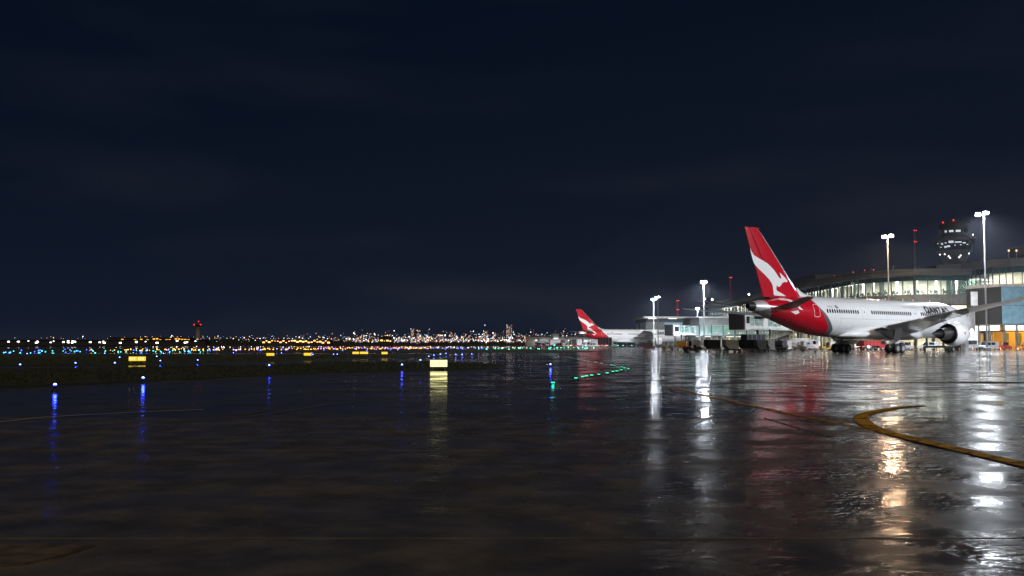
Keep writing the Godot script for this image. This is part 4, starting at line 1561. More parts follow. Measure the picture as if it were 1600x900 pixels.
func make_bridge(label: String, head: Vector2, elbow: Vector2, wall: Vector2, y0: float, windows: bool, lit: Color) -> Node3D:
	var o := thing("jet_bridge", label, "jet bridge", Vector3.ZERO, 0.0, "jet bridges at the gates")
	var d := (elbow - head).normalized()
	var t := facing(head, elbow)
	var y1 := y0 + 3.1
	corrugated(o, head + d * 3.2, elbow - d * 1.8, y0, y1, 1.5, windows)
	var m := (head + d * 3.2 + elbow) / 2.0
	down_light(o, g(m.x, m.y, y1 - 0.35), Vector2((elbow - head).length() * 0.7, 1.0), 12.0, lit, t)
	# cab with its dark folding hood
	var b := MB.new()
	b.box(g(head.x + d.x * 2.0, head.y + d.y * 2.0, y0 + 1.6), Vector3(2.6, 3.6, 3.7), 0.12, Basis(Vector3.UP, t))
	var cab := part("cab", b, M.bridge_grey, o)
	b = MB.new()
	for k in 5:
		var q := head + d * (0.05 + 0.18 * k)
		b.box(g(q.x, q.y, y0 + 1.65), Vector3(0.14, 3.5 - 0.08 * (k % 2), 3.5 - 0.08 * (k % 2)), 0.03, Basis(Vector3.UP, t))
	part("hood", b, M.bellows, cab)
	b = MB.new()
	var s := d.orthogonal()
	for e in [-1.0, 1.0]:
		var q: Vector2 = head + d * 2.0 + s * 1.87 * e
		b.box(g(q.x, q.y, y0 + 2.0), Vector3(1.7, 1.5, 0.06), 0.02, Basis(Vector3.UP, t))
	part("cab_window", b, M.windscreen, cab)
	# wheel truck and rotunda
	var w := head.lerp(elbow, 0.3)
	b = MB.new()
	for e in [-1.0, 1.0]:
		b.tube([g(w.x + s.x * e * 1.5, w.y + s.y * e * 1.5, 0.7), g(w.x + s.x * e * 1.5, w.y + s.y * e * 1.5, y0 + 0.2)], [0.2, 0.2], 10)
	b.box(g(w.x, w.y, 0.95), Vector3(0.5, 0.4, 3.8), 0.05, Basis(Vector3.UP, t))
	var truck := part("wheel_truck", b, M.chassis, o)
	for e in [-1.9, 1.9]:
		b = MB.new()
		b.lathe([Vector2(-0.2, 0.1), Vector2(-0.2, 0.5), Vector2(-0.12, 0.58), Vector2(0.12, 0.58), Vector2(0.2, 0.5), Vector2(0.2, 0.1)], Transform3D(Basis(Vector3.UP, t + PI / 2.0), g(w.x + s.x * e, w.y + s.y * e, 0.58)), 16)
		part("wheel", b, M.rubber, truck)
	b = MB.new()
	b.lathe([Vector2(0, 0.01), Vector2(0, 0.8), Vector2(y0, 0.7), Vector2(y0, 2.2), Vector2(y1 + 0.3, 2.2), Vector2(y1 + 0.3, 0.01)], Transform3D(Basis(Vector3.BACK, PI / 2.0), g(elbow.x, elbow.y)), 24, false)
	part("rotunda", b, M.bridge_grey, o)
	var d2 := (wall - elbow).normalized()
	corrugated(o, elbow + d2 * 2.0, wall, y0, y1, 1.6, windows)
	m = (elbow + wall) / 2.0
	down_light(o, g(m.x, m.y, y1 - 0.35), Vector2((wall - elbow).length() * 0.7, 1.0), 12.0, lit, facing(elbow, wall))
	# service stair beside the cab
	b = MB.new()
	var st := head + d * 4.4 + s * -2.3
	for k in 14:
		b.box(g(st.x + d.x * k * 0.28, st.y + d.y * k * 0.28, y0 - 0.1 - k * y0 / 14.5), Vector3(0.26, 0.05, 0.9), 0.0, Basis(Vector3.UP, t))
	b.tube([g(st.x, st.y, y0 + 0.9), g(st.x + d.x * 3.9, st.y + d.y * 3.9, 1.0)], [0.04], 6)
	b.tube([g(st.x, st.y, y0 - 0.2), g(st.x + d.x * 3.9, st.y + d.y * 3.9, 0.05)], [0.07], 6)
	part("stair", b, M.steel, o)
	return o


func build_bridges() -> void:
	make_bridge("grey jet bridge with a dark square hood, just left of the near airliner's tail cone", Vector2(48.6, 222.0), Vector2(78.0, 262.0), Vector2(94.2, 286.0), 4.7, true, Color(0.85, 0.95, 1.0))
	make_bridge("dark jet bridge docked beyond the near airliner's nose, left of the blue annex", Vector2(73.4, 184.6), Vector2(98.0, 222.0), Vector2(112.0, 265.0), 4.9, true, Color(1.0, 0.95, 0.8))
	make_bridge("teal glazed jet bridge beside the far airliner's nose, left of the slim mast", Vector2(50.0, 328.0), Vector2(62.0, 336.0), Vector2(95.2, 346.0), 4.3, true, Color(0.7, 1.0, 0.9))
	# the pier-side stair tower and signboard between the annex and the second bridge
	var sb := thing("lit_board", "tall pale board fixed to the dark side of the annex, above the wing", "board")
	var bb := MB.new()
	bb.box(g(113.4, 251.0, 12.6), Vector3(1.7, 3.4, 0.2), 0.05)
	part("panel", bb, M.parapet, sb)
	bb = MB.new()
	bb.box(g(113.4, 251.2, 5.4), Vector3(0.3, 10.9, 0.3), 0.05)
	part("post", bb, M.steel, sb)
	var sl := thing("stair_tower", "pale service stair tower beside the bridge rotunda, under the wing", "stair")
	bb = MB.new()
	bb.box(g(109.8, 247.0, 4.6), Vector3(2.6, 9.2, 2.6), 0.08)
	part("shaft", bb, M.wall_grey, sl)
	for k in 2:
		bb = MB.new()
		bb.box(g(109.8, 245.6, 6.9 - k * 2.6), Vector3(1.5, 1.6, 0.1), 0.03)
		part("window", bb, M.lit_window, sl)
	# lounge block the far bridge leads to
	var o := thing("gate_lounge", "flat roofed grey gate lounge with bright windows, behind the slim mast", "building")
	var p := pts2([[84.0, 334.0], [60.5, 330.5], [58.6, 336.0], [58.6, 350.0]])
	part("roof", band(p, -0.6, 9.0, 9.9, 10.3), M.parapet, o)
	part("upper_wall", band(p, -0.1, 0.4, 7.6, 9.9), M.wall_grey, o)
	part("floor", band(p, -0.1, 8.0, 4.0, 4.3), M.wall_grey, o)
	part("back_wall", band(p, 7.0, 7.3, 4.3, 9.9), M.interior_white, o)
	for bay in bays(p, 4.2):
		var a: Vector2 = bay[0]
		var c: Vector2 = bay[1]
		var m := (a + c) / 2.0
		block("glass_pane", g(m.x, m.y, 6.0), Vector3((c - a).length() - 0.2, 3.1, 0.04), M.pane, o, facing(a, c))
		block("mullion", g(a.x, a.y, 5.95), Vector3(0.22, 3.3, 0.3), M.mullion, o, facing(a, c))
		block("pillar", g(a.x, a.y, 2.0), Vector3(0.5, 4.0, 0.5), M.wall_grey, o, facing(a, c))
	down_light(o, g(70.0, 337.0, 9.5), Vector2(16, 3), 30.0, Color(1.0, 0.96, 0.7))
	for x in [63.0, 73.0]:
		block("ceiling_lamp", g(x, 337.0, 3.9), Vector3(5, 0.1, 0.5), M.ceiling_lamp, o)
		down_light(o, g(x, 337.0, 3.8), Vector2(5, 1.5), 30.0, Color(1.0, 0.9, 0.6))
	# the next pier, far behind
	o = thing("far_pier", "low grey pier with a white lit roof edge above the far airliner", "building")
	p = pts2([[100.0, 520.0], [67.0, 512.0], [66.0, 545.0]])
	part("roof", band(p, -1.5, 14.0, 14.4, 15.3), M.parapet, o)
	part("wall", band(p, 0.0, 0.5, 0.0, 12.6), M.wall_grey, o)
	part("strip", band(p, 0.2, 0.6, 12.6, 14.4), M.wall_dark, o)
	for bay in bays(p, 5.0):
		var m: Vector2 = (bay[0] + bay[1]) / 2.0
		block("wall_panel", g(m.x, m.y - 0.12, 9.6), Vector3(4.6, 5.4, 0.2), M.blue_panel if randf_at(m) > 0.5 else M.wall_grey, o, facing(bay[0], bay[1]))
	for x in [70.0, 80.0, 90.0]:
		block("lamp", g(x, 510.5, 14.2), Vector3(4.0, 0.25, 0.4), M.lit_panel, o)
		down_light(o, g(x, 510.0, 16.5), Vector2(6, 2), 30.0, Color(0.95, 0.98, 1.0))  # hangs free in the open above the roof edge, placed to brighten it


func randf_at(v: Vector2) -> float:
	return fposmod(sin(v.x * 12.9898 + v.y * 78.233) * 43758.5453, 1.0)


# ---------------------------------------------------------------- control towers and aerials
func build_towers() -> void:
	var o := thing("control_tower", "dark flared control tower with lit cab windows rising above the concourse roof", "control tower", g(182.0, 420.0))
	var up := Transform3D(Basis(Vector3.BACK, PI / 2.0), Vector3.ZERO)
	var b := MB.new()
	b.lathe([Vector2(0, 3.9), Vector2(34.5, 3.7), Vector2(35.4, 4.3), Vector2(39.2, 6.4)], up, 24)
	part("shaft", b, M.concrete_tower, o)
	b = MB.new()
	b.lathe([Vector2(39.2, 6.4), Vector2(39.3, 6.75), Vector2(39.8, 6.8)], up, 24)
	part("cab_band", b, M.concrete_tower, o)
	b = MB.new()
	b.lathe([Vector2(43.6, 8.1), Vector2(44.6, 8.35), Vector2(44.9, 8.3), Vector2(45.2, 5.2), Vector2(46.4, 5.0), Vector2(46.6, 5.15)], up, 24)
	part("cab_band", b, M.concrete_tower, o)
	b = MB.new()
	b.lathe([Vector2(48.3, 5.5), Vector2(50.4, 5.9), Vector2(51.0, 5.7), Vector2(51.9, 2.0), Vector2(52.0, 0.0)], up, 24)
	part("cab_roof", b, M.concrete_tower, o)
	b = MB.new()
	b.lathe([Vector2(39.8, 6.7), Vector2(43.6, 8.0)], up, 24, false)
	part("lower_glass", b, M.tower_glass, o)
	b = MB.new()
	b.lathe([Vector2(46.6, 5.1), Vector2(48.3, 5.45)], up, 24, false)
	part("cab_glass", b, M.tower_glass, o)
	# panes with lights on behind them; angle is measured from the side that faces the camera
	for q in [[-52, 42.6, 0.7, 0.35], [-36, 42.3, 0.9, 0.8], [-27, 41.0, 1.0, 0.8], [-24, 42.6, 0.7, 0.4], [-17, 41.2, 1.3, 0.7], [-8, 42.9, 1.9, 0.9], [12, 42.7, 2.6, 0.5], [30, 42.4, 1.2, 0.5], [42, 41.8, 0.8, 0.3], [20, 41.6, 0.6, 0.3], [-44, 41.0, 0.8, 0.3], [3, 41.5, 0.5, 0.3]]:
		var r: float = lerpf(6.7, 8.0, (q[1] - 39.8) / 3.8) + 0.03
		var t := deg_to_rad(q[0]) - 0.41
		inst("lit_pane", unit, M.city_window, o, Transform3D(Basis(Vector3.UP, t) * Basis(Vector3.RIGHT, 0.33) * Basis.from_scale(Vector3(q[2], q[3], 0.06)), Vector3(sin(t) * r, q[1], cos(t) * r)))
	for q in [[-34, 0.9], [-12, 1.3], [-4, 0.6], [16, 1.5], [26, 0.5]]:
		var t := deg_to_rad(q[0]) - 0.41
		inst("lit_pane", unit, M.city_window if absf(q[0]) < 25 else M.city_window, o, Transform3D(Basis(Vector3.UP, t) * Basis(Vector3.RIGHT, 0.2) * Basis.from_scale(Vector3(q[1], 0.85, 0.06)), Vector3(sin(t) * 5.36, 47.5, cos(t) * 5.36)))
	for q in [[-60, 38.2, 6.0], [-35, 38.1, 6.0], [-22, 37.2, 5.4], [-17, 36.6, 5.1], [20, 36.7, 5.1], [24, 37.4, 5.5], [62, 38.3, 6.0], [-15, 33.4, 3.8], [60, 45.8, 8.0]]:
		var t := deg_to_rad(q[0]) - 0.41
		b = MB.new()
		b.lathe([Vector2(-0.22, 0.01), Vector2(-0.15, 0.22), Vector2(0.15, 0.22), Vector2(0.22, 0.01)], Transform3D(Basis(Vector3.BACK, PI / 2.0), Vector3(sin(t) * (q[2] + 0.25), q[1], cos(t) * (q[2] + 0.25))), 8)
		part("lamp", b, M.city_white, o)
	for q in [[0, 0, 52.3], [-5.2, 2.0, 51.1], [5.2, -2.0, 51.1]]:
		b = MB.new()
		b.lathe([Vector2(-0.3, 0.12), Vector2(-0.05, 0.12), Vector2(0, 0.24), Vector2(0.4, 0.24), Vector2(0.55, 0.01)], Transform3D(Basis(Vector3.BACK, PI / 2.0), Vector3(q[0], q[2], q[1])), 8)
		part("obstruction_lamp", b, M.red_lamp, o)
	# the old slender tower across the field
	o = thing("control_tower", "distant slender control tower with three red lamps, standing alone at left", "control tower", g(-429.0, 1400.0))
	b = MB.new()
	b.lathe([Vector2(0, 3.3), Vector2(20, 2.6), Vector2(21, 2.6), Vector2(24.5, 4.6), Vector2(25, 5.0), Vector2(25.4, 5.0)], up, 20)
	part("shaft", b, M.shed_wall, o)
	b = MB.new()
	b.lathe([Vector2(25.4, 4.2), Vector2(28.0, 4.9), Vector2(28.3, 5.2), Vector2(28.8, 4.9), Vector2(29.0, 0.0)], up, 20)
	part("cab", b, M.tower_glass, o)
	for q in [[-4.4, 28.2], [0, 28.2], [4.4, 28.2], [0.6, 32.6]]:
		b = MB.new()
		var r := 0.9 if q[1] < 30 else 0.5
		b.lathe([Vector2(-0.7, 0.1), Vector2(-0.3, r), Vector2(0.3, r), Vector2(0.7, 0.1)], Transform3D(Basis(Vector3.BACK, PI / 2.0), Vector3(q[0], q[1], 3.0 if q[1] < 30 else 0.0)), 8)
		part("obstruction_lamp", b, M.tail_lamp, o)
	b = MB.new()
	b.tube([Vector3(0.6, 29, 0), Vector3(0.6, 32.2, 0)], [0.12], 6)
	part("aerial", b, M.steel, o)
	b = MB.new()
	b.box(Vector3(0.4, 8.0, 3.2), Vector3(2.6, 1.6, 0.3), 0.05)
	part("lit_window", b, M.city_window, o)
	# lattice aerials with red lamps
	for a in [[165.0, 418.0, 48.0, "tall lattice aerial with red lamps, between the peach mast and the control tower", [48.0, 43.4]], [110.0, 515.0, 35.5, "red and white aerial just left of the red tail fin", [35.0, 22.0]], [84.0, 520.0, 24.0, "short aerial with red lamps above the far bridge", [23.5, 19.0]]]:
		o = thing("aerial_mast", a[3], "aerial", g(a[0], a[1]), 0.0, "aerials with red lamps")
		b = MB.new()
		var h: float = a[2]
		for k in 3:
			var t := TAU * k / 3.0
			b.tube([Vector3(cos(t), 0, sin(t)) * 0.9, Vector3(cos(t) * 0.25, h, sin(t) * 0.25)], [0.09, 0.06], 5)
		var n := int(h / 1.6)
		for j in n:
			for k in 3:
				var t := TAU * k / 3.0
				var t2 := TAU * (k + 1) / 3.0
				var r0 := lerpf(0.9, 0.25, float(j) / n)
				var r1 := lerpf(0.9, 0.25, float(j + 1) / n)
				b.tube([Vector3(cos(t) * r0, h * j / n, sin(t) * r0), Vector3(cos(t2) * r1, h * (j + 1) / n, sin(t2) * r1)], [0.04], 4, false)
		part("lattice", b, M.paint_red if a[0] < 120 else M.steel, o)
		for y in a[4]:
			b = MB.new()
			b.lathe([Vector2(-0.2, 0.02), Vector2(-0.12, 0.2), Vector2(0.12, 0.2), Vector2(0.2, 0.02)], Transform3D(Basis(Vector3.BACK, PI / 2.0), Vector3(-0.3, y, 0.6)), 8)
			b.lathe([Vector2(-0.2, 0.02), Vector2(-0.12, 0.2), Vector2(0.12, 0.2), Vector2(0.2, 0.02)], Transform3D(Basis(Vector3.BACK, PI / 2.0), Vector3(0.6, y, 0.4)), 8)
			part("obstruction_lamp", b, M.red_lamp, o)
	# roof floodlights behind the tail
	for q in [[96.0, 510.0, 24.0, "warm roof lamp left of the tail cone, higher"], [99.0, 506.0, 23.5, "warm roof lamp left of the tail cone, lower"], [117.0, 505.0, 26.0, "warm lamp on a short pole behind the red tail"]]:
		o = thing("roof_lamp", q[3], "lamp", g(q[0], q[1], 0), 0.0, "warm lamps on the far roofs")
		b = MB.new()
		b.tube([Vector3(0, 0, 0), Vector3(0, q[2] - 0.3, 0)], [0.12, 0.08], 6)
		part("pole", b, M.steel, o)
		b = MB.new()
		b.lathe([Vector2(-0.45, 0.02), Vector2(-0.3, 0.4), Vector2(0.3, 0.4), Vector2(0.45, 0.02)], Transform3D(Basis(Vector3.BACK, PI / 2.0), Vector3(0, q[2], 0)), 8)
		part("lamp", b, M.head_lamp, o)


# ---------------------------------------------------------------- vehicles: +X forward, +Z to the right-hand side, wheels on y = 0
func wheels(o: Node3D, at: Array, r: float, w: float, half: float) -> void:
	for x in at:
		for s in [-1.0, 1.0]:
			wheel(o, Vector3(x, r, s * half), r, w)


func lamps(o: Node3D, x: float, y: float, half: float, m: StandardMaterial3D, called: String) -> void:
	for s in [-1.0, 1.0]:
		var b := MB.new()
		b.box(Vector3(x, y, s * half), Vector3(0.08, 0.16, 0.26), 0.03)
		part(called, b, m, o)


func make_tug(label: String, at: Vector3, turn: float, paint: StandardMaterial3D, group := "") -> Node3D:
	var o := thing("baggage_tractor", label, "tractor", at, turn, group)
	var b := MB.new()
	b.prism(pts2([[-1.45, 0.32], [1.5, 0.32], [1.55, 0.8], [1.35, 1.0], [0.45, 1.08], [0.35, 0.62], [-0.5, 0.62], [-0.55, 1.0], [-1.45, 1.0]]), Vector3(0, 0, -0.72), Vector3.RIGHT, Vector3.UP, Vector3(0, 0, 1.44))
	part("body", b, paint, o)
	b = MB.new()
	b.box(Vector3(0, 0.36, 0), Vector3(2.7, 0.16, 1.2), 0.03)
	part("chassis", b, M.chassis, o)
	b = MB.new()
	for e in [[0.42, 0.66], [0.42, -0.66], [-0.7, 0.66], [-0.7, -0.66]]:
		b.tube([Vector3(e[0], 0.95, e[1]), Vector3(e[0] - 0.05, 1.95, e[1])], [0.04], 6)
	part("cab_posts", b, M.chassis, o)
	b = MB.new()
	b.box(Vector3(-0.15, 1.99, 0), Vector3(1.4, 0.09, 1.5), 0.03)
	part("roof", b, paint, o)
	b = MB.new()
	b.box(Vector3(0.43, 1.5, 0), Vector3(0.03, 0.8, 1.25), 0.0, Basis(Vector3.BACK, 0.05))
	part("windscreen", b, M.windscreen, o)
	b = MB.new()
	b.box(Vector3(-0.25, 0.78, 0), Vector3(0.5, 0.2, 1.1), 0.05)
	b.box(Vector3(-0.48, 1.08, 0), Vector3(0.14, 0.5, 1.1), 0.05)
	part("seat", b, M.bellows, o)
	b = MB.new()
	b.tube([Vector3(0.35, 0.9, -0.3), Vector3(0.12, 1.15, -0.3)], [0.03], 6)
	b.lathe([Vector2(-0.015, 0.15), Vector2(-0.015, 0.19), Vector2(0.015, 0.19), Vector2(0.015, 0.15), Vector2(-0.015, 0.15)], Transform3D(Basis(Vector3.BACK, 2.3), Vector3(0.12, 1.16, -0.3)), 12)
	part("steering_wheel", b, M.bellows, o)
	wheels(o, [0.95, -0.95], 0.34, 0.24, 0.64)
	lamps(o, 1.53, 0.7, 0.5, M.paint_white, "headlight")
	return o


func make_dolly(label: String, at: Vector3, turn: float, paint: StandardMaterial3D, group: String) -> Node3D:
	var o := thing("cargo_dolly", label, "dolly", at, turn, group)
	var b := MB.new()
	b.box(Vector3(0, 0.5, 0), Vector3(3.2, 0.14, 1.6), 0.03)
	for x in [-1.1, 0.0, 1.1]:
		b.box(Vector3(x, 0.4, 0), Vector3(0.12, 0.12, 1.5), 0.02)
	part("deck", b, paint, o)
	b = MB.new()
	b.tube([Vector3(1.6, 0.46, 0), Vector3(2.5, 0.4, 0)], [0.05], 6)
	b.lathe([Vector2(-0.03, 0.05), Vector2(-0.03, 0.11), Vector2(0.03, 0.11), Vector2(0.03, 0.05)], Transform3D(Basis(Vector3.BACK, PI / 2.0), Vector3(2.55, 0.4, 0)), 10)
	part("drawbar", b, M.chassis, o)
	wheels(o, [1.05, -1.05], 0.24, 0.16, 0.66)
	return o


func make_container(label: String, at: Vector3, turn: float, paint: StandardMaterial3D, group: String) -> Node3D:
	var o := thing("cargo_container", label, "container", at, turn, group)
	var b := MB.new()
	b.prism(pts2([[-1.0, 0.06], [0.75, 0.06], [1.45, 0.65], [1.45, 1.62], [-1.0, 1.62]]), Vector3(0, 0, -0.74), Vector3.RIGHT, Vector3.UP, Vector3(0, 0, 1.48))
	part("shell", b, paint, o)
	b = MB.new()
	b.box(Vector3(0, 0.03, 0), Vector3(2.1, 0.06, 1.52), 0.02)
	part("pallet", b, M.ribbed_alloy, o)
	for x in [-0.98, -0.2, 0.6, 1.4]:
		b = MB.new()
		b.box(Vector3(x, 1.0, 0.76), Vector3(0.07, 1.2, 0.05), 0.015)
		part("edge_rail", b, M.ribbed_alloy, o)
	b = MB.new()
	b.box(Vector3(0.2, 1.05, 0.765), Vector3(0.9, 0.5, 0.02), 0.0)
	part("door_panel", b, M.canvas_navy if paint != M.canvas_navy else M.ribbed_alloy, o)
	return o


func make_truck(label: String, at: Vector3, turn: float, paint: StandardMaterial3D, box: StandardMaterial3D, box_y := 1.1, box_h := 2.5, group := "") -> Node3D:
	var o := thing("box_truck", label, "truck", at, turn, group)
	var b := MB.new()
	b.prism(pts2([[1.7, 0.55], [3.6, 0.55], [3.62, 1.35], [3.35, 2.4], [3.15, 2.55], [1.7, 2.55]]), Vector3(0, 0, -1.1), Vector3.RIGHT, Vector3.UP, Vector3(0, 0, 2.2))
	var cab := part("cab", b, paint, o)
	b = MB.new()
	b.face([Vector3(3.64, 1.4, -0.98), Vector3(3.64, 1.4, 0.98), Vector3(3.4, 2.3, 0.98), Vector3(3.4, 2.3, -0.98)], Vector3(1, 0.3, 0))
	part("windscreen", b, M.windscreen, cab)
	for s in [-1.0, 1.0]:
		b = MB.new()
		b.prism(pts2([[2.1, 1.45], [3.35, 1.45], [3.2, 2.25], [2.1, 2.25]]), Vector3(0, 0, s * 1.1), Vector3.RIGHT, Vector3.UP, Vector3(0, 0, s * 0.012))
		part("side_window", b, M.windscreen, cab)
		b = MB.new()
		b.box(Vector3(3.5, 1.9, s * 1.28), Vector3(0.12, 0.45, 0.18), 0.03)
		part("mirror", b, M.chassis, cab)
	b = MB.new()
	b.box(Vector3(0, 0.72, 0), Vector3(6.9, 0.24, 0.95), 0.03)
	b.box(Vector3(-3.5, 0.6, 0), Vector3(0.1, 0.2, 2.1), 0.03)
	b.box(Vector3(0.2, 0.62, 0.8), Vector3(1.4, 0.5, 0.4), 0.06)
	part("chassis", b, M.chassis, o)
	b = MB.new()
	b.box(Vector3(-1.0, box_y + box_h / 2.0, 0), Vector3(5.1, box_h, 2.36), 0.06)
	var body := part("cargo_box", b, box, o)
	for x in [-3.3, -2.2, -1.0, 0.2, 1.35]:
		b = MB.new()
		b.box(Vector3(x, box_y + box_h / 2.0, 1.19), Vector3(0.08, box_h - 0.1, 0.05), 0.015)
		part("rib", b, M.ribbed_alloy, body)
	if box_y > 1.3:
		b = MB.new()
		for s in [-0.8, 0.8]:
			b.tube([Vector3(-2.6, 0.85, s), Vector3(0.6, box_y, s)], [0.08], 6)
			b.tube([Vector3(0.6, 0.85, s * 0.9), Vector3(-2.6, box_y, s * 0.9)], [0.08], 6)
		part("scissor_lift", b, M.steel, o)
	wheels(o, [2.55, -2.0], 0.5, 0.32, 0.95)
	lamps(o, 3.62, 0.85, 0.8, M.paint_white, "headlight")
	lamps(o, -3.55, 0.85, 0.85, M.tail_lamp, "tail_light")
	return o


func make_van(label: String, at: Vector3, turn: float, paint: StandardMaterial3D, group := "") -> Node3D:
	var o := thing("service_van", label, "van", at, turn, group)
	var b := MB.new()
	b.prism(pts2([[-2.4, 0.4], [2.35, 0.4], [2.45, 0.75], [2.3, 1.05], [1.55, 1.2], [0.95, 1.95], [0.7, 2.02], [-2.3, 2.02], [-2.45, 1.8]]), Vector3(0, 0, -0.9), Vector3.RIGHT, Vector3.UP, Vector3(0, 0, 1.8))
	var body := part("body", b, paint, o)
	b = MB.new()
	b.face([Vector3(1.56, 1.25, -0.8), Vector3(1.56, 1.25, 0.8), Vector3(1.02, 1.92, 0.72), Vector3(1.02, 1.92, -0.72)], Vector3(1, 1, 0))
	part("windscreen", b, M.windscreen, body)
	for s in [-1.0, 1.0]:
		for q in [[[0.1, 1.2], [1.4, 1.2], [0.9, 1.85], [0.1, 1.85]], [[-1.3, 1.25], [-0.1, 1.25], [-0.1, 1.85], [-1.3, 1.85]]]:
			b = MB.new()
			b.prism(pts2(q), Vector3(0, 0, s * 0.9), Vector3.RIGHT, Vector3.UP, Vector3(0, 0, s * 0.012))
			part("side_window", b, M.windscreen, body)
	b = MB.new()
	b.box(Vector3(0.3, 2.09, 0), Vector3(0.3, 0.14, 0.9), 0.04)
	part("beacon", b, M.paint_orange, o)
	b = MB.new()
	b.box(Vector3(2.42, 0.5, 0), Vector3(0.14, 0.22, 1.75), 0.04)
	b.box(Vector3(-2.45, 0.5, 0), Vector3(0.12, 0.22, 1.75), 0.04)
	part("bumper", b, M.chassis, o)
	wheels(o, [1.55, -1.5], 0.35, 0.24, 0.82)
	lamps(o, 2.42, 0.82, 0.65, M.paint_white, "headlight")
	lamps(o, -2.46, 1.0, 0.75, M.tail_lamp, "tail_light")
	return o


func make_belt_loader(label: String, at: Vector3, turn: float, paint: StandardMaterial3D, group := "") -> Node3D:
	var o := thing("belt_loader", label, "belt loader", at, turn, group)
	var b := MB.new()
	b.box(Vector3(0, 0.62, 0.1), Vector3(6.2, 0.5, 1.6), 0.08)
	b.box(Vector3(-1.8, 1.05, 0.55), Vector3(1.2, 0.5, 0.7), 0.08)
	part("chassis", b, paint, o)
	var tilt := Basis(Vector3.BACK, 0.3)
	b = MB.new()
	b.box(Vector3(0.5, 1.9, -0.35), Vector3(8.0, 0.26, 0.9), 0.04, tilt)
	var boom := part("boom", b, paint, o)
	b = MB.new()
	b.box(Vector3(0.5, 1.9, -0.35) + tilt * Vector3(0, 0.15, 0), Vector3(7.9, 0.03, 0.74), 0.0, tilt)
	part("belt", b, M.rubber, boom)
	for s in [-0.82, 0.12]:
		b = MB.new()
		b.tube([Vector3(0.5, 1.9, s) + tilt * Vector3(-3.8, 0.6, 0), Vector3(0.5, 1.9, s) + tilt * Vector3(3.8, 0.6, 0)], [0.035], 6)
		for k in 6:
			var x := -3.8 + k * 1.52
			b.tube([Vector3(0.5, 1.9, s) + tilt * Vector3(x, 0.1, 0), Vector3(0.5, 1.9, s) + tilt * Vector3(x, 0.6, 0)], [0.03], 5)
		part("handrail", b, M.steel, boom)
	b = MB.new()
	b.tube([Vector3(-0.8, 0.8, -0.35), Vector3(1.6, 2.1, -0.35)], [0.1, 0.07], 8)
	part("lift_arm", b, M.chassis, o)
	b = MB.new()
	b.box(Vector3(-1.2, 1.15, 0.55), Vector3(0.5, 0.14, 0.6), 0.04)
	b.box(Vector3(-1.45, 1.45, 0.55), Vector3(0.12, 0.6, 0.6), 0.04)
	part("seat", b, M.bellows, o)
	wheels(o, [2.2, -2.2], 0.38, 0.26, 0.72)
	return o


func dolly_train(points: Array, paint: Array, loads: Array, group: String, where: String) -> void:
	for i in points.size():
		var p: Array = points[i]
		var nth: String = ["nearest", "second", "third", "fourth", "fifth", "sixth", "seventh"][i]
		make_dolly("%s flat cargo dolly %s" % [nth, where], g(p[0], p[1]), p[2], paint[i % paint.size()], group)
		if loads[i]:
			make_container("%s, on the %s dolly %s" % [loads[i][1], nth, where], g(p[0], p[1], 0.57), p[2], M[loads[i][0]], "cargo containers on dollies")


